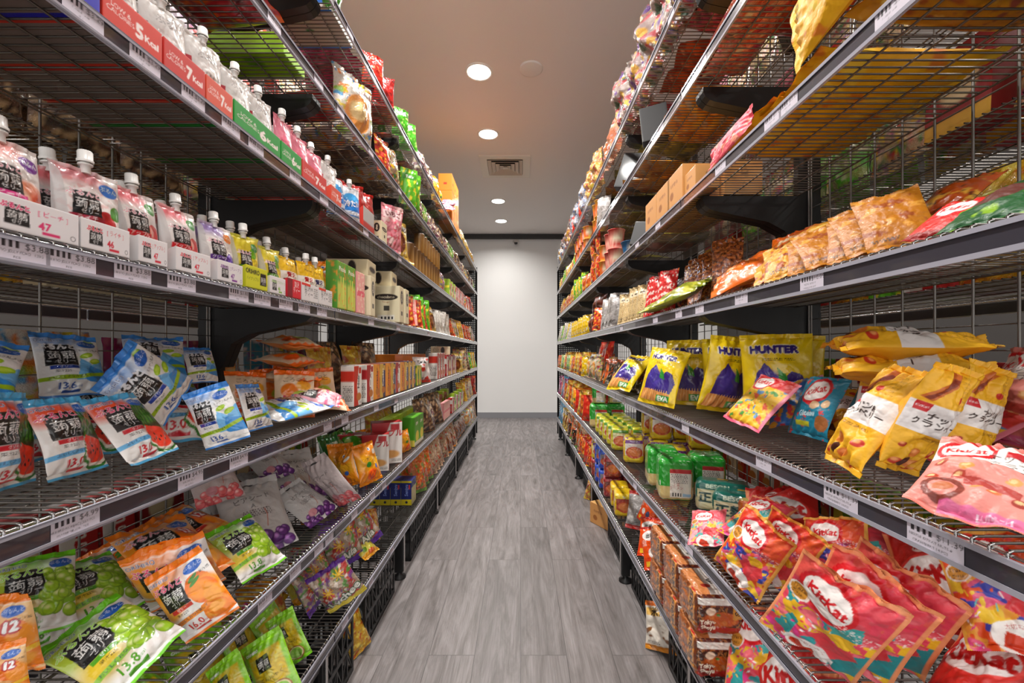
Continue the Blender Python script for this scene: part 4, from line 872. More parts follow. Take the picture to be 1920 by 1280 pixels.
for i in range(3): kind('wafred'+(str(i) if i else ''), pouch('wafred', A1, .185, .237, .06, 121+i*3, m='matte', back='d84858', seal=.05, wr=1.7), 'red and teal patterned wafer bag with KitKat oval', 'chocolate bag', .237, .185, .045)
for i in range(2): kind('wafyel'+(str(i) if i else ''), pouch('wafyel', A2, .17, .218, .055, 131+i*3, m='matte', back='e89438', seal=.05, wr=1.7), 'orange and blue patterned wafer bag with KitKat oval', 'chocolate bag', .218, .17, .042)
kind('wafpink', pouch('wafpink', A3, .17, .2, .042, 135, m='matte', back='e88c98', seal=.05), 'pink and mint patterned wafer bag', 'chocolate bag', .2, .17, .042)
a = Art(1.25, 90, 'd42c24'); a.noise(3, 1.5, .3, 'b81c18', .7); a.rect(0, 1.19, 1, 1.25, 'c82420'); a.ell(.42, .95, .1, .055, 'f4e4e0'); a.text('Nestlé', .42, .95, .06, 'c02020', 0, .003); a.ell(.5, .62, .42, .26, 'e84038'); a.ell(.5, .62, .38, .22, 'f6f0ee'); a.text('KitKat', .5, .61, .27, 'd02020', .06, .016)
a.rect(0, .02, .06, 1.2, 'f09868')
kind('wafplain', pouch('wafplain', a, .19, .237, .065, 141, m='matte', back='c42c24', seal=.05, wr=1.6), 'plain red wafer bag with large KitKat oval', 'chocolate bag', .237, .19, .045)
a = Art(1.05, 90, 'f0c43c'); a.noise(9, 3, .52, 'e86c50', 1, .05); a.noise(19, 3.4, .55, '6c9cc8', 1, .05); a.noise(29, 3.6, .6, '58a048', 1, .05); a.rect(0, .82, 1, 1.05, 'd83840', .95); wafer_logo(a, .3, .88, .2, 0); a.rect(0, .02, .05, 1.05, 'e88aa0'); a.rect(.95, 0, 1, 1.05, 'e88aa0'); a.rect(0, 0, 1, .05, 'ec6c8c')
kind('waffloral', pouch('waffloral', a, .17, .18, .04, 143, m='matte', back='e88a90', seal=.05), 'yellow floral wafer bag with pink edges', 'chocolate bag', .18, .17, .04)
a = Art(1.1, 90, '1c8ca8'); a.noise(9, 3, .6, 'd84c50', 1, .05); wafer_logo(a, .5, .82, .26, .25); a.ell(.62, .55, .1, .08, 'e8c49c'); a.ell(.82, .6, .08, .08, 'e8c49c'); a.ell(.85, .25, .14, .13, 'a86c3c'); a.text('Gâteau', .5, .38, .14, 'c8e4ec', .1, .003); a.rect(.25, .16, .6, .24, 'c8c838')
kind('wafteal', pouch('wafteal', a, .17, .187, .04, 145, m='matte', back='e88aa0', seal=.05), 'teal wafer bag with tilted KitKat oval', 'chocolate bag', .187, .17, .04)
a = Art(1.1, 60, '3c7cc0'); a.noise(9, 3, .3, 'd8a838', 1, .05); a.noise(12, 3, .45, 'd84c50', 1, .05); a.rect(.94, 0, 1, 1.1, 'e8a0b0')
kind('wafblue', pouch('wafblue', a, .17, .187, .035, 147, m='matte', back='e89cb0', seal=.05), 'blue floral wafer bag with pink edge', 'chocolate bag', .187, .17, .035)
def nutbag(asp=1.9):
    a = Art(asp, 100, 'efb92c'); a.rect(0, asp*.4, 1, asp*.66, 'e9e4e2'); a.rect(.06, asp*.58, .24, asp*.66, 'c8242c'); a.text('KitKat', .15, asp*.62, .055, 'f8f0f0', .1)
    a.text('ナッツ&\nクランベリー', .5, asp*.52, .13, '3c241c', 0, .003); a.text('個包装14枚入', .6, asp*.36, .07, '6c3810')
    for x, y, r_, c in ((.2, .2, .07, 'c84428'), (.42, .42, .09, 'd88030'), (.62, .22, .1, 'd87c2c'), (.8, .45, .08, 'c83c28'), (.75, .1, .06, 'c84428'), (.15, .5, .05, 'b83c20')): a.ell(x, y, r_*1.2, r_*.8, c, .6); a.ell(x-.02, y+.02, r_*.6, r_*.4, 'f0a868', .6, soft=.02)
    a.poly([(.28, .26), (.42, .34), (.5, .2), (.36, .12)], '5c2c1c')
    for k in range(7): a.text('CRUNCH', .7-.02*(k % 2), asp*.7+.07*k, .05, 'b08018', .0)
    a.poly([(.05, asp*.7), (.4, asp*.95), (.55, asp*.93), (.2, asp*.68)], 'c8702c'); a.poly([(.1, asp*.7), (.42, asp*.9), (.47, asp*.89), (.17, asp*.69)], '8c3c24'); a.ell(.58, asp*.74, .07, .06, 'c83c30'); return a
NB = nutbag()
for i in range(3): kind('nutbag'+(str(i) if i else ''), pouch('nutbag', NB, .13, .247, .066, 151+i*3, m='matte', back='eaae2c', seal=.05, wr=1.7), 'long yellow nut wafer bag with white band', 'chocolate bag', .247, .13, .05)
a = Art(1.28, 110, 'ee9a90'); a.noise(3, 1.5, .3, 'f4aca0', .6); a.rect(0, .8, 1, 1.16, 'f0ece8'); wafer_logo(a, .3, 1.0, .22, 0); a.rect(.65, .96, .86, 1.06, 'c8242c'); a.text('ナッツ&\nクラン', .72, .88, .12, '4c2c24', 0, .002)
for x, y, c in ((.15, .7, 'b84c34'), (.4, .66, 'e8a058'), (.8, .62, 'e8a868'), (.7, .4, 'd87c4c'), (.9, .35, 'b04030'), (.55, .45, 'e8a058'), (.12, .48, 'c05038'), (.35, .55, 'b84838')): a.ell(x, y, .07, .045, c, .5); a.ell(x-.01, y+.01, .035, .02, 'f4cc98', .5, soft=.01)
a.ring(.28, .3, .16, .035, '8c4438'); a.ell(.28, .3, .1, .07, 'c87c54', .4); a.poly([(.4, .56), (.9, .5), (.88, .38), (.42, .46)], 'b84c44'); a.rect(.3, .02, 1, .14, 'e878b0', .8); a.text('LUNCH', .75, .08, .08, 'f8dcec'); a.rect(0, 0, 1, .03, 'e88878')
for i in range(2): kind('almond'+(str(i) if i else ''), pouch('almond', a, .19, .243, .066, 161+i*3, m='matte', back='ea968c', seal=.05, wr=1.6), 'salmon pink almond wafer bag with white band', 'chocolate bag', .243, .19, .05)
a = Art(1.2, 50, '1c6030'); a.noise(5, 2, .3, '8cb428', 1, .1); a.ell(.5, .7, .3, .2, '6c3c34')
kind('greenwafer', pouch('greenwafer', a, .18, .22, .045, 165, m='matte', back='1c4c2c'), 'dark green tea wafer bag', 'chocolate bag', .22, .18, .045)
a = Art(1.2, 60, 'd42820'); wafer_logo(a, .5, .8, .3, 0); a.rect(0, 0, 1, .2, '9c1c18'); kind('redwafer', pouch('redwafer', a, .16, .19, .03, 167, m='matte', back='b0482c'), 'small red wafer bag with KitKat oval', 'chocolate bag', .19, .16, .03)

# noodle multipacks
def noodle(key, base, top, label, title, desc, w=.1, d=.12, h=.125, n=40, seed=1, extra=None, crinkle=.05, tc='ffffff'):
    f = Art(h/w, n, base); f.rect(.08, h/w*.3, .98, h/w*.92, label); f.ell(.52, h/w*.42, .4, .24*h/w, 'c8502c'); f.ell(.52, h/w*.44, .32, .17*h/w, 'e0884c', soft=.04); f.noise(seed, 4, .35, 'f0b878', .25); f.rect(.08, h/w*.78, .98, h/w*.92, top); f.text(title, .5, h/w*.85, .13, tc, 0, .004)
    if extra: extra(f)
    s_ = Art(h/d, max(20, n//2), base).noise(seed+2, 2, .0, 'c86440', .9).noise(seed+4, 3, .3, 'f0e4d0', .9).rect(0, h/d*.86, 1, h/d, top)
    t_ = Art(d/w, max(20, n//2), base).noise(seed+6, 2, .3, top, .9)
    b = block(key, w, d, h, dict(front=f, side=s_, top=t_), r=.018, m='film', crinkle=crinkle, seed=seed, belly=.03)
    kind(key, [b], desc, 'noodle multipack', h, w, d)
noodle('nyellow', 'e8d028', '7c3490', 'e8e0d8', 'Nudlar', 'yellow and purple five-pack of soup noodles', seed=3, n=50)
noodle('ngreen5', 'd4cc30', '5ca42c', 'dcd8a8', 'Mie', 'yellow five-pack of noodles with green print', seed=5)
noodle('nblue', '1c50c0', '2c6ce0', '8c8c94', 'Sea', 'royal blue noodle multipack', seed=7)
noodle('nred', '9c2c34', 'c84c54', '7c3c34', 'Hot', 'dark red noodle multipack', seed=9)
noodle('nyellow2', 'e8c418', 'f0d428', 'a83c28', 'Egg', 'bright yellow noodle multipack', seed=11)
def tokyo(f): f.rect(0, 0, 1, f.asp*.22, 'b02818'); f.ell(.2, f.asp*.24, .17, .13, '8c2c1c'); f.text('Tokyo\nShoyu', .24, f.asp*.27, .12, 'f8ecd8', 0, .004); f.rect(.74, f.asp*.4, .95, f.asp*.78, 'd8a040'); f.text('日\nの', .84, f.asp*.62, .15, '2c1c14', 0, .004); f.ell(.3, f.asp*.58, .1, .08, 'f0d8c0', soft=.02); f.ell(.45, f.asp*.5, .04, .03, '5c8c30')
def tok(key, seed):
    w, d, h = .13, .15, .118
    f = Art(h/w, 90, '6c2c1c'); f.rect(0, .15, 1, .62, '4c281c'); f.ell(.5, .36, .36, .16, 'c86428', soft=.03); f.noise(4, 5, .2, 'e09850', .5); f.rect(0, .66, 1, .8, 'ece6de'); tokyo(f)
    s_ = Art(h/d, 60, 'a4602e').ell(.3, .35, .3, .3, 'c87c48', soft=.1).noise(3, 3, .2, '6c3420', .7).noise(9, 5, .5, 'e8c090', .7); s_.rect(.6, .1, .9, .75, 'd89850'); s_.text('日\nの\n米', .75, .42, .2, '2c1c14', 0, .006); s_.ell(.75, .8, .14, .07, 'c8242c'); s_.rect(0, 0, 1, .08, '9c2c20')
    t_ = Art(d/w, 60, 'ece4dc'); t_.rect(0, 0, .3, 1.2, 'd08a54'); t_.text('日の', .6, .5, .22, '2c2424', .3, .006); t_.ell(.3, .3, .1, .08, 'b8382c'); t_.rect(.8, 0, 1, 1, '5c3424')
    kind(key, [block(key, w, d, h, dict(front=f, side=s_, top=t_), r=.02, m='film', crinkle=.1, seed=seed, belly=.03)], 'brown Tokyo Shoyu noodle pack', 'noodle multipack', h, w, d)
tok('tokyo', 3)
g = Art(1.2, 80, '30a838'); g.rect(0, 0, 1, .42, 'dcc488'); g.rect(.3, .1, .92, .92, 'ece4da'); g.rect(.3, .8, .92, .92, 'c83438'); g.lines(.33, .5, .8, .78, 6, '8c8480'); g.text('上質\nラーメン', .48, .42, .1, 'b83030', 0, .003); g.bar(.33, .14, .62, .24); g.rect(.66, .14, .9, .22, 'a8c8e0'); g.rect(.92, .1, .98, .85, 'd8a868')
kind('greenpack', [block('greenpack', .125, .13, .155, dict(front=g, side=Art(1.2, 40, '30a83a').rect(0, 0, 1, .4, 'd8c890').noise(4, 3, .6, 'f0f0e8', .8), top=Art(1, 40, '2cac3c').noise(5, 3, .45, 'e8f4e0', .8)), r=.022, m='film', crinkle=.05, seed=4)], 'big green noodle multipack with white label', 'noodle multipack', .155, .125, .13)
g = Art(.7, 80, '107468'); g.rect(0, 0, 1, .5, 'e0d8b0'); g.text('BESON', .4, .58, .14, 'd8e8d0', 0, .006); g.text('正麺', .3, .3, .26, '14504c', 0, .012); g.ell(.72, .25, .2, .16, 'c87048', soft=.03); g.ell(.7, .28, .08, .06, '4c7830')
kind('tealpack', [block('tealpack', .17, .13, .1, dict(front=g, side=Art(.75, 30, '0e7064').rect(0, 0, 1, .3, 'd8d0a0'), top=Art(.75, 40, '0f7a6c').rect(.4, .4, .6, .55, 'e8b830').text('正麺', .5, .2, .2, 'a8d0c0', 0, .006)), r=.02, m='film', crinkle=.05, seed=6)], 'teal noodle multipack', 'noodle multipack', .1, .17, .13)
g = Art(.7, 70, 'd8742c'); g.rect(.3, .38, 1, .62, 'e8d8c0'); g.text('BIESOM', .6, .52, .13, '2c2018', 0, .005); g.text('正', .3, .25, .26, '3c2418', 0, .01); g.ell(.7, .2, .22, .12, 'e8a458', soft=.03)
kind('orangepack', [block('orangepack', .15, .12, .095, dict(front=g, side=Art(.75, 30, 'c86428'), top=Art(.75, 30, 'd0c070').rect(.3, .3, .6, .5, 'd84828')), r=.02, m='film', crinkle=.05, seed=8)], 'orange noodle multipack', 'noodle multipack', .095, .15, .12)
gbag('demae', .12, .16, .04, 'e05018', [('c8301c', .3, 1.4)], 'orange red noodle packet with white cloud', nx=80, title=None, seed=95, n=2)
# redraw with its white cloud and lettering
a = Art(1.33, 80, 'ea5a18'); a.rect(0, 0, 1, .35, 'e04c1c'); a.ell(.35, 1.02, .28, .16, 'f4f0ec'); a.ell(.6, .98, .26, .14, 'f4f0ec'); a.text('出前一丁', .5, 1.0, .15, '1c1a1c', 0, .006); a.ell(.35, .5, .12, .14, 'ece6e0', soft=.02); a.ell(.65, .45, .1, .16, '4c5478', soft=.02); a.rect(.1, .1, .3, .25, 'f0c038'); a.rect(0, 1.26, 1, 1.33, 'c83428'); a.lines(.05, .7, .2, .9, 5, 'f4e8e0')
for i in range(2): kind('demae'+(str(i) if i else ''), pouch('demae', a, .125, .166, .035, 97+i, seal=.05), 'orange red noodle packet with white cloud', 'noodle packet', .166, .125, .035)
gbag('darkpacket', .12, .16, .03, '3c2c34', [('8c7038', .3, 2), ('c83c28', .5, 2)], 'dark brown noodle packet', seed=98, m='clear', cat='noodle packet')
gbag('silverred', .13, .16, .05, 'a4a09e', [('8c8886', .3, 2), ('c8c4c0', .4, 2)], 'silver packet with red edges', seed=99, m='clear', bot='c82c24', top='c82c24', cat='noodle packet')
gbag('greensalt', .12, .2, .05, '1c6c28', [('3c9c3c', .4, 2)], 'dark green snack bag', seed=100, title='SALTED', th='1c6c28', tc='e8f0e0', ts=.16)
gbag('ricepack', .15, .17, .07, 'e4dcd0', [('8c5c34', .5, 2)], 'white and amber noodle packet', seed=104, nx=60, top='e08030', bot='d89028', title='米日', th='e8b848', tc='2c1c14', cat='noodle packet')
# cups and tubs
def cup(key, c1, c2, desc, r=.045, h=.1, lidc='d8d0c8', inv=True):
    a = Art(1.1, 30, c1); a.noise(hash(c1) % 9 if False else len(key), 2.4, .1, c2, 1, .1); a.rect(0, .0, 1, .1, c2); a.ell(.5, .6, .25, .2, 'e8dcc0', soft=.04)
    prof = [(r*.74, 0), (r*.78, h*.2), (r*.86, h*.5), (r*.97, h*.95), (r*1.04, h*.955), (r*1.04, h*.985), (r*.98, h)]
    mb = MB(); mb.lathe([(r*.98, h-.001), (r*.9, h+.0005), (.001, h+.0008)], 24); me = mb.mesh(key+'_lid', M['card']); cc = np.empty((len(mb.V), 3)); cc[:] = lin(lidc); setcols(me, cc)
    mb2 = MB(); mb2.lathe([(.001, .0005), (r*.74, 0.0)], 24)
    kind(key, [lathe_art(key, prof, a, 24), ('lid', me, None)], desc, 'noodle cup', h, 2*r, 2*r)
cup('cuporange', 'e06820', 'f0c048', 'orange noodle cup')
cup('cupred', 'd04038', 'f0b8a8', 'red noodle cup', lidc='e8a098')
cup('cupblue', '2c6c9c', '1c3c5c', 'blue noodle tub', r=.06, h=.07, lidc='3c5c74')
def tub(key):
    a = Art(1.8, 30, 'a87830'); a.noise(3, 4, .1, 'd8b070', 1, .1); a.rect(0, .9, 1, 1.3, 'c8bcc0'); a.rect(0, 1.65, 1, 1.8, '6c4c24')
    kind(key, [lathe_art(key, [(.04, 0), (.042, .004), (.042, .15), (.04, .155), (.001, .156)], a, 22)], 'brown biscuit tub', 'biscuit tub', .156, .084, .084)
tub('tub')
# ------------------------------------------------------------------ placing goods
ITEMS = []
def spawn(key, Mx, sd, lv, scale=1.0, light=False, where=None, desc=None):
    K = KINDS[key]; yy = Mx.translation.y
    light = K['full'] is not None and (yy > 2.3 or where == 'rear' or light)
    if light and callable(K['full']): K['whole'] = K.get('whole') or K['full']()
    o = obj(K['name'], K['whole'] if light else K['parts'][0][1])
    o.matrix_world = Mx @ Matrix.Scale(scale, 4)
    o['category'] = K['cat']
    if not light and where != 'rear' and (yy < 2.6 or K['cat'] == 'noodle cup'):
        for nm, me, _ in K['parts'][1:]: obj(nm, me, o)
    remember(key, Mx, scale)
    ITEMS.append((o, key, sd, lv, where, desc)); return o
def R3(turn, sd, tilt, roll):
    s = SIDE[sd]['s']
    a = math.radians(90-turn)*(-s)
    return Matrix.Rotation(a, 4, 'Z') @ Matrix.Rotation(math.radians(-tilt), 4, 'X') @ Matrix.Rotation(math.radians(roll), 4, 'Y')
def place(key, sd, lv, d, y, turn=0, tilt=0, roll=0, lift=0, scale=1.0, z=None, desc=None, where=None, drop=None, fix=False):
    "d: metres behind the shelf front; lowest point set on the deck (+lift)"
    K = KINDS[key]; s = SIDE[sd]['s']; R = R3(turn, sd, tilt, roll)
    w_, h_, t_ = K['w']/2*scale, K['h']*scale, K['t']/2*scale*.92
    pts = [R @ Vector((a, b, c)) for a, b, c in ((-w_, 0, 0), (w_, 0, 0), (-w_, 0, h_), (w_, 0, h_), (0, -t_, h_*.5), (0, t_, h_*.5), (0, -t_*.8, h_*.25), (0, t_*.8, h_*.25), (0, -t_*.8, h_*.75), (0, t_*.8, h_*.75), (-w_*.7, -t_*.7, h_/2), (-w_*.7, t_*.7, h_/2), (w_*.7, -t_*.7, h_/2), (w_*.7, t_*.7, h_/2))]
    if K['cat'] in ('carton', 'noodle multipack', 'display tray', 'noodle cup', 'biscuit tub'):
        pts = [R @ Vector((a, b, c)) for a in (-w_, w_) for b in (-t_/.92, t_/.92) for c in (0, h_)]
    low = min(p.z for p in pts)
    z0 = (DECK[lv] if z is None else z)+.0015 - low + lift
    if abs(tilt) > 60:                                         # lying: centre it on (d, y)
        c = R @ Vector((0, 0, h_/2)); off = (c.x, c.y)
    else: off = (0, 0)
    cand = [(0, 0, 0), (0, .006, 0), (0, -.006, 0), (.008, 0, 0), (0, .012, .002), (0, -.012, .002), (0, 0, .01), (.016, 0, .004), (0, 0, .02), (.02, .01, .012), (.02, -.01, .02), (0, 0, .032), (.03, .015, .01), (.03, -.015, .03), (.01, 0, .045), (.03, 0, .06), (.04, 0, .08)]
    fixed = K['cat'] == 'display tray' or where or fix
    if drop is None: drop = abs(tilt) > 25 and d > .1
    if not drop: cand = cand[:9] + [(0, .018, 0), (0, .025, 0), (0, .035, 0), (.01, .045, 0)]
    if fixed: cand = cand[:1]; drop = False
    top = max((R @ Vector((a, b, c))).z for a in (-w_, w_) for b in (-t_, t_) for c in (0, h_))
    best = None
    for a, b, c in cand:
        if lv < 6 and z0+c+top > LEV[lv+1]+.03 and c > 0: continue
        T = Matrix.Translation((SIDE[sd]['x']+s*(d+a)-off[0], y+b-off[1], z0+c)) @ R
        if not clash(key, T, scale): best = T; break
    if best is None:
        if drop: return None
        best = Matrix.Translation((SIDE[sd]['x']+s*d-off[0], y-off[1], z0)) @ R
    return spawn(key, best, sd, lv, scale, light=tilt < -60, where=where, desc=desc)
def ray(px, py): return np.array([(px-VPX)/F_PX, 1.0, (VPY-py)/F_PX])
def rot(r):
    th = np.linalg.norm(r)
    if th < 1e-9: return np.eye(3)
    k = r/th; K_ = np.array([[0, -k[2], k[1]], [k[2], 0, -k[0]], [-k[1], k[0], 0]])
    return np.eye(3)+math.sin(th)*K_+(1-math.cos(th))*K_@K_
def card(key, sd, lv, quad, lift=.012, dep=None, kmin=.5, kmax=1.3):
    """pose of a bag whose printed rectangle shows its corners (top-left, top-right, bottom-right, bottom-left) at these
    points of the 1920x1280 frame; its real distance comes from its own size and from the shelf it rests on"""
    K = KINDS[key]; w_, h_ = K['w'], K['h']; s = SIDE[sd]['s']
    P = np.array([(-w_/2, 0, h_), (w_/2, 0, h_), (w_/2, 0, 0), (-w_/2, 0, 0)]); q = np.array(quad, float)
    best = None
    for yaw in (0, -s*40, -s*80):
        for tl in (0, -35, -70):
            for rl in (0, 45, -45):
                R0 = np.array((Matrix.Rotation(math.radians(yaw), 3, 'Z') @ Matrix.Rotation(math.radians(tl), 3, 'X') @ Matrix.Rotation(math.radians(rl), 3, 'Y')))
                D = w_*F_PX/max(40, np.linalg.norm(q[1]-q[0])); t0 = ray(*q.mean(0))*D
                x = np.r_[np.zeros(3), t0]
                def res(x):
                    W = (rot(x[:3])@R0@(P-[0, 0, h_/2]).T).T + x[3:]
                    dd = np.maximum(W[:, 1], .05)
                    return np.c_[VPX+F_PX*W[:, 0]/dd, VPY-F_PX*W[:, 2]/dd].ravel()-q.ravel()
                lam = 1e-2; r_ = res(x); c = r_@r_
                for it in range(40):
                    J = np.empty((8, 6))
                    for k in range(6):
                        e = np.zeros(6); e[k] = 1e-5; J[:, k] = (res(x+e)-r_)/1e-5
                    H = J.T@J; st = np.linalg.solve(H+lam*np.diag(np.diag(H)+1e-9), -J.T@r_)
                    x2 = x+st; r2 = res(x2); c2 = r2@r2
                    if c2 < c:
                        x, r_, lam = x2, r2, lam*.4
                        if c-c2 < 1e-3: c = c2; break
                        c = c2
                    else: lam *= 4
                Rf = rot(x[:3])@R0; n_ = Rf@np.array([0, -1, 0])
                if n_@x[3:] > 0: continue
                if best is None or c < best[0]-4: best = (c, Rf, x[3:].copy())
    if best is None: print('CARD none', key, quad); return None
    c, Rf, t_ = best
    low = min((Rf@(p-[0, 0, h_/2])+t_)[2] for p in P)
    k = (DECK[lv]+lift-EYE)/low if abs(low) > .02 else 1.0
    k0 = k; k = min(max(k, kmin), kmax)
    if dep is not None: k = k0 = (SIDE[sd]['x']+s*dep)/t_[0]
    t_ = t_*k
    if k != k0: t_ = t_ + [0, 0, DECK[lv]+lift-EYE-low*k]      # rest on the shelf even when its size is limited
    base = t_ + Rf@np.array([0, 0, -h_/2])*k
    dd = [(Rf@(p-[0, 0, h_/2])*k+t_) for p in P]
    dep = [s*(v[0]-SIDE[sd]['x']) for v in dd]
    print('CARD %-9s %s%d err %5.1f k0 %.2f  depth %.2f..%.2f y %.2f..%.2f z %.2f..%.2f n (%.2f %.2f %.2f)' % (key, sd, lv+1, math.sqrt(c/4), k0, min(dep), max(dep), min(v[1] for v in dd), max(v[1] for v in dd), min(v[2] for v in dd)+1.2-DECK[lv], max(v[2] for v in dd)+1.2-DECK[lv], *(Rf@np.array([0, -1, 0]))))
    Mx = Matrix(Rf.tolist()).to_4x4(); Mx.translation = Vector(base)+Vector((0, 0, EYE))
    return spawn(key, Mx, sd, lv, k)
RR = random.Random(11)
def row(sd, lv, y0, y1, keys, mode='stand', deep=1, d0=.012, pitch=None, layers=1, jit=1.0, turn=None, tilt=None, scale=1.0, lift=0, force=False):
    y = y0; i = 0; ks = keys if isinstance(keys, (list, tuple)) else [keys]; top = {}
    while True:
        k = ks[i % len(ks)] if len(ks) < 4 else RR.choice(ks); K = KINDS[k]; i += 1
        sc_ = scale*(1+.05*jit*(RR.random()-.5)) if mode not in ('box',) else scale
        w_, h_, t_ = K['w']*sc_, K['h']*sc_, K['t']*sc_
        if mode in ('stand', 'box'): p = pitch or w_*(1.0 if mode == 'box' else .99)+.003
        elif mode == 'file': p = pitch or t_*1.02+.003
        else: p = max(pitch or 0, w_*1.01)
        if y+p > y1+1e-6: break
        yc = y+p/2; far = yc
        for r in range(deep):
            if mode == 'stand': o_ = place(k, sd, lv, d0+t_*.55+r*(t_+.024), yc+jit*RR.uniform(-.004, .004), (turn if turn is not None else 12)+jit*RR.uniform(-9, 9), (tilt if tilt is not None else 9)+jit*RR.uniform(-4, 5), jit*RR.uniform(-4, 4), lift, sc_, drop=r > 0 or d0 > .1)
            elif mode == 'box':
                for l in range(layers): place(k, sd, lv, d0+t_/2+r*(t_+.003), yc, turn or 0, 0, 0, lift+l*(h_+.001), sc_, drop=r > 0)
            elif mode == 'file': o_ = place(k, sd, lv, d0+w_/2+r*(w_+.01)+jit*RR.uniform(0, .012), yc, (turn if turn is not None else 84)+jit*RR.uniform(-6, 6), (tilt if tilt is not None else 10)+jit*RR.uniform(-5, 8), jit*RR.uniform(-3, 3), lift, sc_, drop=d0 > .1 or r > 0)
            elif mode == 'down':                               # lying print side down, as seen from below
                for l in range(layers): place(k, sd, lv, d0+h_/2+r*(h_*.92), yc, jit*RR.uniform(-14, 14), -88, jit*RR.uniform(-6, 6), .002+l*t_*.8, sc_, drop=not force)
            elif mode == 'up':
                for l in range(layers): place(k, sd, lv, d0+h_/2+r*(h_*.92), yc+RR.uniform(-.01, .01)*jit, jit*RR.uniform(-14, 14), 84, jit*RR.uniform(-6, 6), lift+.002+l*t_*.75, sc_)
            if r == 0 and mode in ('stand', 'file') and o_: far = max(far, o_.matrix_world.translation.y)
        y = far+p/2
def heap(sd, lv, y0, y1, d0, d1, keys, n, turn=(0, 35), tilt=(30, 62), roll=(-16, 16), lift=(0, .03), scale=.74, seed=1):
    "loose pile: try n spots and keep the packs that lie clear of their neighbours"
    r = random.Random(seed)
    for i in range(n):
        place(keys[i % len(keys)], sd, lv, r.uniform(d0, d1), r.uniform(y0, y1), r.uniform(*turn), r.uniform(*tilt), r.uniform(*roll), r.uniform(*lift), scale*r.uniform(.94, 1.05), drop=True)
# ================================================================== LEFT RACK
J = JL
# level 7 (top)
row('L', 6, .78, 1.34, ['purplered', 'orangebox'], 'down', 1, .02, force=True); 
row('L', 6, 1.4, 1.6, 'bluewhite', 'box', 1, .03)
row('L', 6, 1.6, 2.0, ['crimson'], 'down', 1, .07, layers=1, force=True); row('L', 6, 1.98, 2.24, ['redprawn', 'redprawn1'], 'down', 1, .02, force=True)
row('L', 6, 1.36, 1.52, 'greenleaf', 'stand', tilt=-4, scale=.9); row('L', 6, 1.72, 2.1, ['redpouch', 'redchips'], 'stand', tilt=-3, turn=50, scale=.72, pitch=.14)
row('L', 6, 2.15, 2.62, 'greenleaf', 'stand', turn=50, tilt=-2, pitch=.16, scale=.8); row('L', 6, 2.1, 3.1, ['greenleaf', 'redprawn'], 'down', 1, .1, force=True)
row('L', 6, 2.66, 3.1, ['grapecup', 'grapecup1'], 'stand'); row('L', 6, 3.15, 3.45, ['goldbag', 'dotbag'], 'stand'); row('L', 6, 3.15, 3.9, ['greencup', 'brownmix'], 'down', 1, .06, force=True)
place('pinkpillow', 'L', 6, .01, 3.5, 60, 60, 10, .05); place('pinkpillow', 'L', 6, .03, 3.62, 80, 70, 0, .1)
row('L', 6, 3.75, 4.15, 'orangecarton', 'box', 1, .01, layers=3)
row('L', 6, 4.18, 5.8, ['goldbag', 'goldbag1', 'dotbag', 'candymix'], 'stand')
# level 6
row('L', 5, .7, 1.14, ['purplered', 'redprawn'], 'down', 1, .02, layers=1, force=True); row('L', 5, 1.155, 1.28, 'limebox', 'box', 1, .05)
row('L', 5, 1.38, 1.62, ['redprawn1'], 'down', 1, .04, force=True); row('L', 5, 1.6, 2.3, ['whitesweets', 'brownmix'], 'down', 1, .08, force=True)
row('L', 5, 1.56, 1.8, 'whitesweets', 'stand', turn=30, tilt=-4, scale=1.25); row('L', 5, 1.9, 2.2, ['redsmall', 'candymix'], 'stand')
row('L', 5, 2.3, 2.55, 'greenstick', 'stand', turn=50, tilt=-8); row('L', 5, 2.6, 3.2, ['grapecup', 'greencup', 'grapecup1'], 'stand'); row('L', 5, 2.3, 3.9, ['brownmix', 'brownmix1', 'greencup'], 'down', 1, .08, force=True)
row('L', 5, 3.2, 5.8, ['grapecup', 'candymix', 'greencup', 'brownmix', 'candymix1', 'grapecup1'], 'stand')
# level 5: display trays with spouted pouches
def trays(lv, items, d=.012, pouches=True):
    for key, y0, y1, pk, n in items:
        K = KINDS[key]; yc = (y0+y1)/2; sc_ = (y1-y0-.002)/K['w']
        o = place(key, 'L', lv, d, yc, 0, 0, 0, 0, 1.0); o.scale = (sc_, 1, 1)
        for i in range(n):
            yy = y0+(i+.5)*(y1-y0)/n
            for r in range(2):
                if pk: place(pk[(i+r) % len(pk)], 'L', lv, d+.03+r*.045+RR.uniform(-.004, .004), yy+RR.uniform(-.004, .004), 6+RR.uniform(-6, 10), 2+RR.uniform(-2, 6), RR.uniform(-3, 3), .004, .95)
trays(4, [('t_blue', .5, .614, ['s_white'], 1), ('t_red5', .616, .72, ['s_white'], 1), ('t_red7', .722, .818, ['s_white2'], 1), ('t_red7b', .82, .897, ['s_white'], 1),
          ('t_green', .9, 1.074, ['s_white2'], 2), ('t_green', 1.077, 1.178, ['s_pink', 's_white2'], 1), ('t_red7', 1.181, 1.33, ['s_pink'], 2), ('t_red7b', 1.36, 1.44, ['s_white2'], 1)])
row('L', 4, 1.42, 1.62, 's_blue', 'stand', 2, .02, turn=20, tilt=3, pitch=.075)
o = place('t_grey', 'L', 4, .012, 1.7, 0, 0, 0); row('L', 4, 1.64, 1.85, ['redchips'], 'stand', 2, .03, turn=30, tilt=6, pitch=.09)
row('L', 4, 1.88, 1.98, 'creambox', 'box', 1, .02, scale=.6); row('L', 4, 2.0, 2.13, 'pinktall', 'stand', turn=35, tilt=-3, pitch=.11, scale=1.15); row('L', 4, 2.14, 2.3, 'tanpouch', 'stand', turn=35, tilt=4, pitch=.12, scale=1.1)
place('goldbag', 'L', 4, .04, 2.5, 30, 55, -60, .02); place('goldbag1', 'L', 4, .06, 2.65, 20, 50, -40, .03)
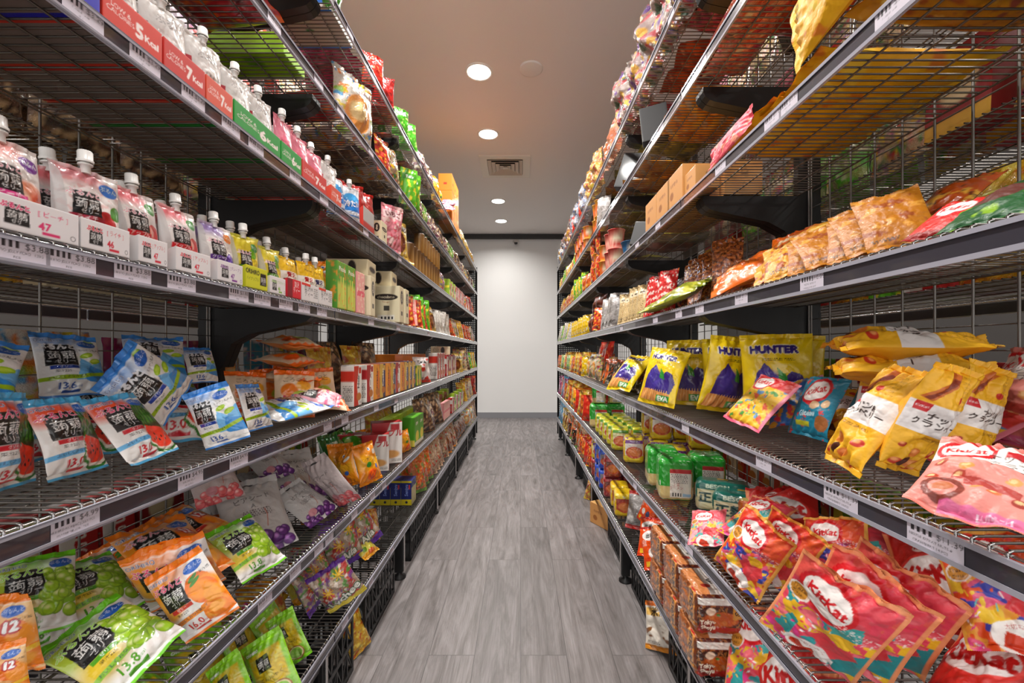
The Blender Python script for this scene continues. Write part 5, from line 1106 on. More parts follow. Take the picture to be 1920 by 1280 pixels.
row('L', 4, 2.45, 3.35, 'tub', 'box', 1, .03, layers=1, pitch=.088); row('L', 4, 2.72, 3.35, 'tub', 'box', 1, .03, pitch=.088, lift=.158, scale=.82)
row('L', 4, 3.38, 3.6, ['pinkpop'], 'stand'); row('L', 4, 3.62, 4.0, ['cornbox', 'noir'], 'box', 1, scale=.8); row('L', 4, 4.05, 4.7, ['noir', 'mazebox', 'pinkwafer'], 'box', 1, .02)
row('L', 4, 4.1, 4.6, 'blackbox', 'box', 1, .1, layers=1); row('L', 4, 4.72, 5.8, ['redsmall', 'redprawn', 'redbox', 'redsmall1', 'dotbag'], 'stand')
row('L', 4, 3.4, 5.7, ['brownmix', 'redprawn', 'brownmix1'], 'down', 1, .13, pitch=.26)
row('L', 4, 1.45, 3.3, 't_plain', 'box', 1, .16, pitch=.155)
# level 4: fruit jelly pouches
trays(3, [('p_peach', .39, .488, ['s_peach'], 1), ('p_peach', .49, .577, ['s_peach'], 1), ('p_lychee', .579, .667, ['s_lychee', 's_apple'], 1), ('p_apple', .669, .736, ['s_apple'], 1), ('p_apple2', .74, .84, ['s_apple', 's_lychee'], 1),
          ('p_grape', .843, .936, ['s_grape'], 1), ('p_yellow', .938, 1.02, ['s_pine', 's_white2'], 1), ('p_muscat', 1.022, 1.104, ['s_pine', 's_aloe'], 1), ('p_red', 1.106, 1.176, ['s_redtea', 's_tea'], 1),
          ('p_tea', 1.178, 1.276, ['s_redtea', 's_tea'], 1), ('p_tea', 1.278, 1.37, ['s_tea'], 1)])
for i, y in enumerate((.6, .68, .78, .85, .97, 1.05, 1.13, 1.2, 1.28, 1.36)): place(['s_lychee', 's_pine', 's_grape', 's_aloe', 's_redtea'][i % 5], 'L', 3, .15+.02*(i % 2), y, 10+(i*37) % 30, 4, (i*13) % 7-3)
row('L', 3, 1.38, 1.46, 'dotbag', 'file', pitch=.06); row('L', 3, 1.4, 1.565, 'picola', 'box', 2, .008); row('L', 3, 1.565, 1.645, 'pinkwafer', 'box', 1, .006)
place('creambox', 'L', 3, .065, 1.72, 84, 0, 0, scale=.95); place('creambox', 'L', 3, .2, 1.72, 84, 0, 0, scale=.95)
place('creambox', 'L', 3, .06, 2.1, 88, 0, 0, scale=1.05); place('creambox', 'L', 3, .2, 2.1, 88, 0, 0, scale=1.05); place('creambox', 'L', 3, .06, 2.2, 88, 0, 0, scale=1.05)
place('creamflat', 'L', 3, .12, 1.8, 86, 0, 0, .164); place('creamflat', 'L', 3, .13, 2.15, 86, 0, 0, .181); place('creamflat', 'L', 3, .26, 1.86, 86, 0, 0, .02)
place('greensalt', 'L', 3, .16, 1.95, 80, 4); row('L', 3, 2.27, 2.6, ['redsmall', 'pinkwafer'], 'stand', 1, turn=40); row('L', 3, 2.6, 3.0, ['greenstick', 'redsmall'], 'file', turn=60, tilt=14, pitch=.06, scale=1.1)
row('L', 3, 3.0, 3.2, 'tanpouch', 'stand'); row('L', 3, 3.2, 3.8, 'whitespot', 'file', turn=55, tilt=16, pitch=.055); row('L', 3, 3.85, 5.8, ['candymix', 'redsmall', 'redsmall1', 'candymix1', 'goldbag', 'brownmix'], 'stand', tilt=16, turn=25)
# level 3: lime and melon bags
for key, q, l, *dp in (('lime', [(337, 745), (432, 707), (465, 822), (392, 840)], .012), ('lime1', [(172, 727), (250, 640), (367, 707), (312, 803)], .05),
                  ('lime2', [(50, 617), (180, 637), (205, 735), (75, 750)], .07, .27), ('lime', [(225, 627), (345, 637), (352, 715), (232, 722)], .07, .27), ('lime1', [(342, 642), (392, 660), (415, 705), (352, 727)], .06, .25),
                  ('melon', [(-62, 738), (48, 732), (68, 905), (-45, 930)], .012), ('melon1', [(49, 750), (138, 741), (213, 873), (88, 905)], .012), ('melon', [(142, 752), (250, 735), (335, 842), (245, 875)], .012),
                  ('lime2', [(440, 718), (485, 722), (512, 795), (466, 812)], .012)): card(key, 'L', 2, q, l, *dp)
place('lime', 'L', 2, .07, 1.2, 40, 80, 70, .012); place('lime2', 'L', 2, .14, 1.13, 20, 60, 20, .03)
for i, (d, y, tu, ti, ro, li) in enumerate(((.2, .62, 10, 60, 10, .01), (.26, .75, 15, 50, -10, .01), (.2, .86, 30, 55, 15, .01), (.27, .98, 20, 50, -12, .02), (.15, .95, 25, 60, 14, .0), (.2, 1.08, 20, 55, -6, .0))):
    place(['lime', 'melon', 'lime1', 'lime2', 'melon1', 'lime'][i], 'L', 2, d, y, tu, ti, ro, li)
for i in range(5): place(['fruitbag', 'fruitbag1'][i % 2], 'L', 2, .14+.012*(i % 2), 1.36+.01*(i % 3), 12+7*(i % 3), 84, 6*(i % 3)-6, .1+.032*i, .9)
for i, (d, y, tu, ti, ro, li, k) in enumerate(((.08, 1.27, 50, 18, 4, .0, 'fruitbag'), (.09, 1.46, 55, 18, -4, .0, 'fruitbag1'), (.17, 1.2, 30, 20, 6, .0, 'fruitbag1'), (.19, 1.36, 30, 12, -3, .0, 'fruitbag'), (.2, 1.47, 30, 12, 5, .0, 'fruitbag'), (.05, 1.33, 30, 68, -50, .03, 'pinkbag'), (.06, 1.42, 20, 66, -60, .0, 'fruitbag'))):
    place(k, 'L', 2, d, y, tu, ti, ro, li, .76)
row('L', 2, 1.55, 1.68, 'noir', 'box', 1, .012, turn=0); row('L', 2, 1.68, 2.5, ['noir', 'mazebox', 'orangebox', 'redbox', 'navybox', 'choc'], 'box', 2, .012)
row('L', 2, 2.52, 2.66, 'greenbox', 'box', 1, .02, scale=.8); row('L', 2, 2.52, 2.7, 'redbox', 'box', 1, .1)
row('L', 2, 2.72, 3.0, 'dolda', 'stand', 1, .01, tilt=6, turn=25); row('L', 2, 3.0, 3.12, 'tanpouch', 'stand'); row('L', 2, 3.15, 3.5, 'noir', 'box', 1, .02, layers=1, scale=1.3)
row('L', 2, 2.55, 3.5, 'orangecarton', 'box', 1, .16, layers=1, scale=1.25); row('L', 2, 1.7, 2.5, ['goldbag', 'brownmix'], 'stand', 1, .2, lift=.0, scale=1.15); row('L', 2, 3.55, 4.1, ['redbox', 'redgold'], 'box', 1, .02, scale=1.1); 
place('creamflat', 'L', 2, .12, 3.8, 80, 0, 0, .168); row('L', 2, 4.15, 4.5, 'tanpouch', 'stand', turn=45); row('L', 2, 4.5, 5.2, ['candymix', 'brownmix', 'pinktall'], 'stand', turn=40, scale=1.2); row('L', 2, 5.2, 5.8, ['greenstick', 'goldbag'], 'stand', turn=40, tilt=14)
# level 2: muscat and mandarin bags, grey chia bags
for key, q, l, *dp in (('muscat', [(59, 1236), (215, 1105), (353, 1185), (205, 1315)], .03), ('muscat1', [(68, 1075), (196, 1028), (282, 1130), (120, 1190)], .04),
                  ('mandarin', [(264, 1090), (377, 1019), (445, 1140), (350, 1209)], .03), ('mandarin1', [(222, 1057), (376, 992), (430, 1090), (280, 1150)], .045), ('muscat1', [(381, 1000), (470, 962), (536, 1044), (456, 1097)], .015),
                  ('mixbag', [(-65, 1122), (60, 1110), (85, 1250), (-30, 1270)], .03, .16), ('mixbag1', [(-60, 1220), (47, 1197), (62, 1300), (-45, 1325)], .03, .08)): card(key, 'L', 1, q, l, *dp)
for i, (d, y, tu, ti, ro, li, k) in enumerate(((.26, .52, 20, 60, 20, .0, 'muscat'), (.27, .74, 10, 60, -10, .03, 'mixbag'), (.24, .66, 10, 60, 10, .0, 'muscat1'), (.2, .84, 10, 60, 14, .02, 'mandarin1'), (.28, .8, 10, 50, -10, .05, 'mixbag1'),
        (.17, .94, 10, 64, 8, .06, 'mixbag'), (.26, .95, 10, 50, 10, .03, 'muscat1'), (.22, 1.06, 16, 66, -14, .05, 'mixbag1'), (.14, 1.06, 20, 70, 20, .02, 'muscat'), (.3, 1.08, 6, 40, 4, .02, 'mandarin'))):
    place(k, 'L', 1, d, y, tu, ti, ro, li)
for key, q, l in (('greybag', [(506, 932), (562, 894), (632, 950), (583, 992)], .015), ('greypeach', [(562, 869), (606, 850), (681, 932), (634, 952)], .02), ('dotbag', [(630, 850), (657, 838), (676, 908), (645, 912)], .012), ('dotbag', [(657, 838), (697, 826), (719, 893), (676, 915)], .012)): card(key, 'L', 1, q, l)
for i, (d, y, tu, ti, ro, li, k) in enumerate(((.1, 1.17, 40, 46, 0, .0, 'greybag1'), (.15, 1.22, 40, 52, 4, .02, 'greybag'), (.22, 1.26, 20, 70, -10, .05, 'greybag1'), (.2, 1.38, 20, 80, 10, .09, 'greypeach'), (.18, 1.46, 20, 84, -20, .12, 'greypeach'), (.24, 1.42, 10, 60, 10, .0, 'greybag'), (.15, 1.5, 30, 50, 6, .02, 'greybag1'))):
    place(k, 'L', 1, d, y, tu, ti, ro, li)
row('L', 1, 1.6, 2.1, ['greencup', 'greensalt'], 'stand', 1, .16, tilt=10); place('dotbag', 'L', 1, .12, 1.68, 30, 10, 5); place('greenleaf', 'L', 1, .1, 1.88, 30, 60, 20, .07); place('dotbag', 'L', 1, .15, 2.1, 20, 12, 0)
place('marycarton', 'L', 1, .08, 1.98, 74, 0, 0, scale=1.0); place('marycarton', 'L', 1, .075, 2.12, 66, 0, 0, scale=1.2); place('marycarton', 'L', 1, .19, 1.98, 74, 0, 0, scale=1.0); row('L', 1, 2.3, 2.42, 'dotbag', 'stand', 1, .01, scale=.7)
row('L', 1, 2.45, 2.75, 'oppi', 'box', 1, .015, layers=1); row('L', 1, 2.3, 3.0, 'cornbox', 'box', 1, .12, layers=1); row('L', 1, 2.4, 2.9, 'goldbag', 'stand', 1, .22); row('L', 1, 2.8, 3.35, ['brownmix', 'grapecup'], 'stand', tilt=12, turn=25, scale=1.1)
row('L', 1, 3.4, 3.75, 'pinkwafer', 'box', 1, .015, scale=.9); row('L', 1, 3.4, 4.2, ['redgold', 'cornbox'], 'box', 1, .1, scale=1.1); row('L', 1, 3.8, 4.6, ['redbox', 'noir', 'cornbox'], 'box', 1, .015, scale=.9); row('L', 1, 4.65, 5.8, ['whitesweets', 'candymix', 'goldbag', 'redprawn'], 'stand', turn=35, scale=1.1)
# level 1
for key, q, l in (('matcha', [(452, 1222), (522, 1168), (572, 1290), (490, 1335)], .02), ('matcha1', [(498, 1168), (546, 1135), (588, 1222), (532, 1258)], .02), ('matcha', [(385, 1262), (446, 1212), (490, 1320), (425, 1370)], .03),
                  ('lychee', [(560, 1090), (655, 1042), (676, 1105), (632, 1153)], .03), ('citrus', [(632, 1010), (669, 990), (709, 1028), (688, 1052)], .02)): card(key, 'L', 0, q, l)
place('purplecup', 'L', 0, .05, 1.83, 42, 18, -25, .01); place('purplecup', 'L', 0, .1, 1.72, 40, 10, -12, .0); place('purplecup', 'L', 0, .17, 1.7, 30, 14, 4); place('pinkpop', 'L', 0, .1, 1.2, 40, 50, -30, .01); place('pinkpop', 'L', 0, .14, 1.14, 30, 30, 10)
for i, (d, y, k) in enumerate(((.2, .95, 'matcha1'), (.13, 1.0, 'matcha'), (.25, 1.05, 'matcha'), (.2, 1.15, 'matcha1'), (.17, 1.3, 'mangojelly'), (.22, 1.42, 'lychee'), (.25, 1.55, 'mangojelly'), (.16, 1.5, 'citrus'), (.13, .87, 'matcha'), (.2, .82, 'matcha1'))): place(k, 'L', 0, d, y, 20+(i*31) % 30, 28+(i*17) % 30, (i*23) % 24-12, .0)
for i in range(6): place('bluebox', 'L', 0, .06+.062*i if i < 5 else .26, 2.49 if i < 5 else 2.62, 90, 0, 0, scale=1.05)
row('L', 0, 2.6, 3.0, ['carrot', 'carrot1'], 'stand', 2, turn=30, scale=.95); row('L', 0, 3.0, 3.5, 'pasta', 'stand', turn=30, tilt=14, pitch=.1); row('L', 0, 3.5, 4.1, ['pasta1', 'brownfoot'], 'stand', turn=30, tilt=18); row('L', 0, 4.1, 4.9, 'brownfoot', 'stand', tilt=4); row('L', 0, 4.95, 5.8, ['whitesweets', 'pasta'], 'stand', turn=40)
row('L', 0, 2.4, 5.6, ['brownmix', 'carrot'], 'stand', 1, .22)
# ================================================================== RIGHT RACK
row('R', 6, 1.3, 2.35, ['cello', 'cello1', 'cello2'], 'stand', 1, .0, pitch=.17, tilt=-3); row('R', 6, 2.4, 2.85, ['celloorange'], 'stand', 1, -.0, pitch=.15); row('R', 6, 2.85, 3.4, ['celloyellow', 'celloyellow1'], 'stand', 1, .0, tilt=-4, pitch=.15)
row('R', 6, 3.42, 4.3, ['celloblue', 'redpouch', 'celloblue1'], 'stand', 1, .0, tilt=-4, pitch=.14); row('R', 6, 4.3, 5.8, ['celloblue', 'celloyellow', 'celloblue1', 'cello', 'cello1'], 'stand', 1, .0, pitch=.14, tilt=-4, scale=.95)
row('R', 6, 1.2, 2.0, ['redsnack', 'crimson', 'redsnack1'], 'down', 1, .1, force=True); row('R', 6, 2.0, 2.5, ['crimson', 'magentabag'], 'down', 1, .08, force=True); row('R', 6, 2.5, 4.0, ['orangesnack', 'olivesnack', 'redsnack'], 'down', 1, .11, scale=.88, force=True)
row('R', 5, .8, 1.22, ['orangesnack', 'redsnack'], 'down', 1, .08, force=True); place('pinksalami', 'R', 5, .06, .98, 88, -86, 0, .0); place('pinksalami', 'R', 5, .1, 1.1, 80, -86, 8, .0)
row('R', 5, 1.33, 2.25, ['orangesnack', 'orangesnack1', 'olivesnack'], 'down', 1, .02, pitch=.17, force=True); row('R', 5, 2.25, 3.2, ['olivesnack', 'olivesnack1'], 'down', 1, .1, scale=.86, force=True); row('R', 5, 3.2, 4.6, ['redsnack', 'olivesnack'], 'down', 1, .12, scale=.82, force=True)
place('darkgift', 'R', 5, .03, 1.66, 70, 10, -6, scale=.75); place('darkgift', 'R', 5, .045, 2.18, 60, 12, 14, scale=.95)
row('R', 5, 2.85, 3.1, 'cuporange', 'box', 1, .005, layers=2, scale=1.1); place('silverpack', 'R', 5, .03, 2.75, 40, 5); row('R', 5, 3.4, 4.1, ['cuporange', 'cupred'], 'box', 2, .005, layers=2); row('R', 5, 4.15, 5.8, ['goldbag', 'orangenoodle', 'yellowpeel', 'greenstick'], 'stand')
# level 5
place('plainyellow', 'R', 4, .01, .8, 2, 6, 76, .03, scale=.76)
row('R', 4, .3, 1.27, ['plainyellow', 'orangesnack1', 'plainyellow', 'wafflebag'], 'down', 1, .02, scale=1.12, jit=.3, force=True); row('R', 4, .4, 1.2, ['orangesnack2', 'plainyellow'], 'stand', 1, .2, tilt=20, lift=.06)
place('salmonpouch', 'R', 4, .008, 1.14, 2, 12, 84, .0, scale=.62)
row('R', 4, 1.24, 1.33, 'kraftbox', 'box', 1, .01, scale=.6); row('R', 4, 1.3, 1.75, 'kraftbox', 'box', 2, .004, scale=.98)
row('R', 4, 1.8, 2.25, ['olivesnack', 'redsnack'], 'down', 1, .1, scale=.9, force=True); row('R', 4, 2.25, 4.5, ['olivesnack1', 'redsnack1', 'olivesnack'], 'down', 1, .12, scale=.84, force=True)
place('darkgift', 'R', 4, .05, 1.98, 60, 16, 10, scale=.6); row('R', 4, 2.08, 2.3, 'cupblue', 'box', 1, .006); row('R', 4, 2.4, 2.62, 'cupred', 'box', 1, .002, layers=2, scale=1.1); row('R', 4, 2.7, 3.2, ['cuporange', 'redsmall'], 'box', 1, .004, layers=2); row('R', 4, 3.3, 3.6, 'orangenoodle', 'stand'); row('R', 4, 3.6, 4.2, ['greenstick', 'yellowpeel'], 'stand', turn=30, tilt=0); row('R', 4, 4.2, 5.8, ['orangenoodle', 'greenstick', 'redsmall', 'goldbag'], 'stand')
# level 4: flat packets and pouches
place('redwafer', 'R', 3, .03, .56, 8, 50, 8, .0, scale=.45)
for i, (d, y) in enumerate(((.05, .87), (.05, .80), (.05, .745), (.05, .695), (.05, .65), (.05, .61))): place(['wafflebag1', 'amberflat', 'amberflat1', 'amberflat', 'amberflat1', 'amberflat'][i], 'R', 3, d, y, 36+6*(i % 3), 50-3*i, -20+8*(i % 2), .0, scale=.56)
place('bigorange', 'R', 3, .045, 1.2, 12, 58, 50, .0, scale=.95); place('wafflebag', 'R', 3, .05, 1.0, 10, 52, 48, .0, scale=.95)
place('greenwafer', 'R', 3, .04, .5, 10, 56, -10, scale=.5); place('olivesnack', 'R', 3, .05, .54, 12, 58, -20, .0, scale=.5); place('greenwafer', 'R', 3, .1, .43, 10, 50, 0, scale=.65)
row('R', 3, .75, 1.3, ['bigorange', 'orangesnack', 'redsnack', 'amberflat'], 'up', 1, .12, pitch=.12, layers=1, scale=.8)
place('redprawn', 'R', 3, .16, 1.1, 20, 40, 10); place('redsnack', 'R', 3, .18, 1.0, 20, 45, -10); place('orangenoodle', 'R', 3, .2, .9, 20, 40, 0, .03, scale=1.2)
place('greenpouch', 'R', 3, .035, 1.42, 6, 62, 60, scale=.9); place('greenpouch', 'R', 3, .04, 1.62, 6, 66, 60, scale=.8)
row('R', 3, 1.3, 1.56, 'pretzel', 'file', 1, .08, turn=60, tilt=22, pitch=.045, scale=1.05); place('orangenoodle1', 'R', 3, .22, 1.6, 30, 10)
row('R', 3, 1.6, 1.84, 'redstick', 'file', 1, .012, turn=55, tilt=14, pitch=.034); row('R', 3, 1.84, 2.3, 'beigestick', 'file', 1, .008, turn=50, tilt=16, pitch=.036); row('R', 3, 1.7, 2.3, ['blacknoodle', 'redprawn'], 'stand', 1, .1)
row('R', 3, 2.35, 2.75, 'silverpack', 'stand', 1, turn=50, tilt=12); row('R', 3, 2.4, 3.1, 'goldbag', 'up', 1, .15); row('R', 3, 2.8, 3.0, 'redsmall', 'stand', turn=50, tilt=18); row('R', 3, 3.0, 3.4, 'brownfoil', 'stand', 1, .01, lift=0); row('R', 3, 3.0, 3.4, 'brownfoil', 'stand', 1, .03, lift=.135)
row('R', 3, 3.5, 4.5, 'yellowpeel', 'file', turn=45, tilt=8, pitch=.09); row('R', 3, 4.5, 5.8, ['whitespot', 'yellowpeel', 'greenstick'], 'stand', turn=40, tilt=16)
heap('R', 3, .7, 1.5, .12, .26, ['bigorange', 'orangenoodle', 'redsnack', 'redprawn'], 16, tilt=(30, 55), scale=.72, seed=31)
# level 3: yellow corn snack bags, wafer bags
for key, q, l in (('hunter', [(1337, 626), (1420, 641), (1392, 772), (1303, 768)], .012), ('hunter1', [(1222, 652), (1296, 658), (1262, 768), (1196, 748)], .012), ('hunter2', [(1186, 668), (1226, 664), (1182, 738), (1132, 722)], .02),
                  ('waffloral', [(1424, 702), (1507, 722), (1418, 811), (1362, 783)], .012), ('wafteal', [(1512, 712), (1596, 706), (1546, 832), (1476, 802)], .012),
                  ('nutbag', [(1668, 680), (1757, 702), (1612, 893), (1536, 856)], .015), ('nutbag1', [(1748, 675), (1838, 698), (1716, 893), (1636, 868)], .015), ('nutbag2', [(1826, 672), (1908, 702), (1826, 880), (1745, 860)], .02),
                  ('almond', [(1778, 838), (1985, 850), (1932, 1022), (1685, 922)], .02), ('almond1', [(1897, 655), (2010, 640), (1962, 850), (1828, 828)], .04)): card(key, 'R', 2, q, l)
place('wafblue', 'R', 2, .13, 1.0, 30, 40, -20, scale=.75); place('nutbag1', 'R', 2, .2, .84, 50, 16, 10, .0, scale=.75)
place('nutbag', 'R', 2, .19, .76, 55, 84, 84, .15, scale=.9, fix=True); place('nutbag2', 'R', 2, .2, .78, 62, 84, 82, .195, scale=.9, fix=True)
for i, (d, y) in enumerate(((.2, 1.15), (.26, 1.2), (.19, 1.35), (.24, 1.5), (.14, 1.62), (.27, 1.32), (.2, 1.72))): place(['hunter1', 'hunter', 'hunter2'][i % 3], 'R', 2, d, y, 62-5*(i % 3), 6, 2*(i % 3)-2, .0, scale=.82)
row('R', 2, .5, 1.05, ['waffloral', 'wafteal', 'wafred1', 'nutbag1'], 'up', 1, .16, pitch=.14)
row('R', 2, 1.95, 2.45, ['blacknoodle', 'blacknoodle1'], 'file', 2, .01, turn=50, tilt=22, pitch=.05); row('R', 2, 2.45, 2.9, ['blacknoodle1', 'orangenoodle'], 'file', 2, .01, turn=50, tilt=22, pitch=.05); row('R', 2, 2.9, 3.5, ['candymix', 'whitesweets'], 'stand', 2, scale=.9)
row('R', 2, 3.0, 3.4, 'redpouch', 'stand', 1, .1, lift=.1); row('R', 2, 3.5, 5.8, ['orangenoodle', 'goldbag', 'greencup', 'yellowpeel'], 'stand', 2, turn=35)
# level 2: wafer bags piled, noodle multipacks
for key, q, l in (('wafred', [(1511, 1031), (1709, 1158), (1602, 1298), (1421, 1152)], .02), ('wafred1', [(1565, 1022), (1774, 1150), (1668, 1302), (1484, 1150)], .02), ('wafred2', [(1612, 1012), (1824, 1144), (1730, 1292), (1545, 1132)], .02),
                  ('wafplain', [(1828, 1152), (2010, 1195), (1930, 1390), (1700, 1312)], .03), ('wafyel', [(1396, 950), (1497, 1018), (1422, 1138), (1342, 1040)], .015), ('wafyel1', [(1445, 948), (1560, 1018), (1480, 1130), (1400, 1045)], .02),
                  ('wafpink', [(1299, 964), (1362, 948), (1358, 1028), (1289, 1016)], .012)): card(key, 'R', 1, q, l)
for i, (d, y, tu, ti, ro, li, k) in enumerate(((.15, .82, 20, 55, -28, .0, 'wafred'), (.17, .74, 20, 55, -28, .0, 'wafred1'), (.18, .66, 20, 52, -28, .0, 'wafred2'), (.2, .58, 18, 52, -22, .0, 'wafplain'), (.2, .9, 30, 56, -25, .0, 'wafyel'), (.22, .98, 30, 60, -20, .02, 'wafyel1'),
        (.26, .72, 10, 60, -10, .06, 'wafyel'), (.27, .6, 10, 60, -12, .06, 'wafred'), (.27, .87, 10, 64, -14, .07, 'wafred2'), (.24, 1.05, 20, 70, -20, .06, 'wafplain'), (.16, 1.08, 30, 60, -25, .02, 'wafplain'), (.28, .5, 10, 55, -10, .05, 'almond'), (.2, .5, 10, 55, -12, .02, 'wafred1'), (.14, .97, 24, 52, -18, .01, 'wafyel'))):
    place(k, 'R', 1, d, y, tu, ti, ro, li)
place('greenpack', 'R', 1, .085, 1.62, 78, 0, 0); place('greenpack', 'R', 1, .225, 1.66, 76, 0, 0); place('greenpack', 'R', 1, .09, 1.78, 80, 0, 0)
place('tealpack', 'R', 1, .18, 1.45, 66, 8, 0); place('orangepack', 'R', 1, .24, 1.28, 60, 8, 0); place('tealpack', 'R', 1, .2, 1.34, 60, 6, 0, .0)
for i, (d, y, l, k) in enumerate(((.07, 2.15, 0, 'nyellow'), (.18, 2.1, 0, 'nyellow'), (.19, 2.24, 0, 'nyellow'), (.19, 2.1, .126, 'nyellow'), (.19, 2.24, .126, 'nyellow'), (.29, 2.1, 0, 'nyellow'), (.3, 2.1, .126, 'nyellow'), (.3, 1.9, .0, 'nyellow'), (.3, 1.9, .126, 'nyellow'), (.2, 1.93, 0, 'nyellow'))): place(k, 'R', 1, d, y, 76, 0, 0, l)
for i in range(5):
    for dd in (.065, .18): place('ngreen5', 'R', 1, dd, 2.42+.125*i, 78, 0, 0, 0)
for dd in (.08, .2): place('greenpack', 'R', 1, dd, 3.15, 80, 0, 0, 0, scale=1.1); place('greenpack', 'R', 1, dd, 3.15, 80, 0, 0, .172, scale=.8)
row('R', 1, 3.3, 4.0, ['redpouch', 'orangenoodle', 'goldbag'], 'stand', 2, turn=40, scale=1.15); row('R', 1, 4.0, 5.0, ['dotbag', 'goldbag', 'orangenoodle'], 'stand', 2, turn=40, scale=1.2); row('R', 1, 5.0, 5.8, ['magentabag', 'cyanbag', 'redpouch'], 'stand', 2, turn=30, scale=1.2)
# level 1: Tokyo Shoyu packs
for d, y, l in ((.022, 1.21, 0), (.022, 1.205, .121), (.19, 1.22, 0), (.19, 1.22, .121), (.17, 1.06, 0), (.03, 1.37, .0), (.03, 1.365, .121), (.19, 1.4, 0), (.035, 1.53, 0), (.035, 1.525, .121), (.2, 1.56, 0), (.2, 1.56, .121), (.19, 1.39, .121)): place('tokyo', 'R', 0, d+.012, y, 88, 0, 0, l)
for i, (y, d) in enumerate(((1.0, .07), (.92, .1), (.84, .12), (.76, .1), (.9, .2))): place(['wafred', 'wafplain', 'wafyel', 'wafred1', 'wafyel1'][i], 'R', 0, d, y, 30, 40, -20)
for i in range(5): place('demae', 'R', 0, .05+.022*i, 1.8-.004*i, 46, 34, -10, 0)
place('demae1', 'R', 0, .05, 1.68, 50, 30, -20); place('darkpacket', 'R', 0, .13, 1.68, 40, 40, 10); place('greensalt', 'R', 0, .2, 1.7, 50, 30, 10); place('darkpacket', 'R', 0, .15, 1.9, 40, 40, 20); place('greencup', 'R', 0, .24, 1.85, 40, 20, 10)
place('silverred', 'R', 0, .09, 2.1, 60, 26, 0, 0, 1.15); place('goldbag', 'R', 0, .16, 2.05, 50, 40, 10); place('darkpacket', 'R', 0, .22, 2.1, 60, 20); place('nyellow2', 'R', 0, .06, 2.32, 80, 0, 0); place('nred', 'R', 0, .18, 2.35, 80, 0, 0); place('nyellow2', 'R', 0, .07, 2.46, 80, 0, 0)
for i, (y, k, l) in enumerate(((2.62, 'nred', 0), (2.6, 'nred', .126), (2.78, 'nblue', 0), (2.78, 'nblue', .126), (2.92, 'nblue', 0), (2.92, 'nblue', .126), (3.06, 'nred', 0), (3.06, 'nyellow', .126))):
    place(k, 'R', 0, .06, y, 80, 0, 0, l); place(k, 'R', 0, .18, y+.02, 80, 0, 0, l)
row('R', 0, 3.2, 3.7, ['redsmall', 'redpouch', 'orangenoodle'], 'stand', 2, turn=40); row('R', 0, 3.7, 4.6, ['pasta', 'carrot', 'blacknoodle'], 'stand', 2, turn=40); row('R', 0, 4.6, 5.1, ['tanpouch'], 'stand', 2, turn=40, scale=1.2); row('R', 0, 5.1, 5.8, ['cyanbag'], 'stand', 2, turn=30, scale=1.2)
heap('L', 2, .55, 1.22, .12, .28, ['lime', 'melon', 'lime1', 'lime2', 'melon1'], 30, scale=.72, seed=3)
heap('L', 1, .5, .86, .2, .3, ['muscat', 'muscat1'], 14, scale=.7, seed=41)
heap('L', 1, .9, 1.1, .16, .28, ['muscat', 'mixbag', 'mandarin', 'mixbag1', 'muscat1', 'mandarin1'], 40, scale=.72, lift=(0, .06), seed=4)
heap('L', 1, 1.08, 1.6, .1, .28, ['greybag', 'greybag1', 'greypeach'], 26, scale=.68, lift=(0, .06), seed=5)
heap('L', 1, 1.6, 2.3, .12, .28, ['greenleaf', 'goldbag', 'greencup'], 14, scale=.8, seed=6)
heap('L', 0, .7, 1.3, .06, .28, ['matcha', 'matcha1'], 34, scale=.74, tilt=(20, 60), lift=(0, .05), seed=7)
heap('L', 0, 1.25, 1.95, .06, .28, ['lychee', 'mangojelly', 'purplecup', 'citrus', 'pinkpop', 'mangojelly'], 34, scale=.8, tilt=(10, 60), seed=8)
heap('R', 1, .48, 1.15, .12, .28, ['wafred', 'wafyel', 'wafred1', 'wafplain', 'wafyel1', 'wafred2'], 44, scale=.74, roll=(-32, -4), lift=(0, .06), seed=9)
heap('R', 0, .6, 1.05, .05, .28, ['wafred', 'wafplain', 'wafyel'], 24, scale=.76, roll=(-30, 0), seed=10)
heap('R', 0, 1.62, 2.25, .06, .28, ['demae', 'darkpacket', 'greensalt', 'orangenoodle', 'silverred'], 30, scale=.85, turn=(30, 60), tilt=(15, 45), seed=12)
heap('R', 2, .5, 1.15, .16, .28, ['nutbag1', 'almond', 'wafteal', 'waffloral', 'nutbag2'], 24, scale=.76, seed=13)
heap('R', 1, 1.2, 1.6, .2, .3, ['goldbag', 'orangepack', 'redprawn'], 10, scale=.9, seed=14)
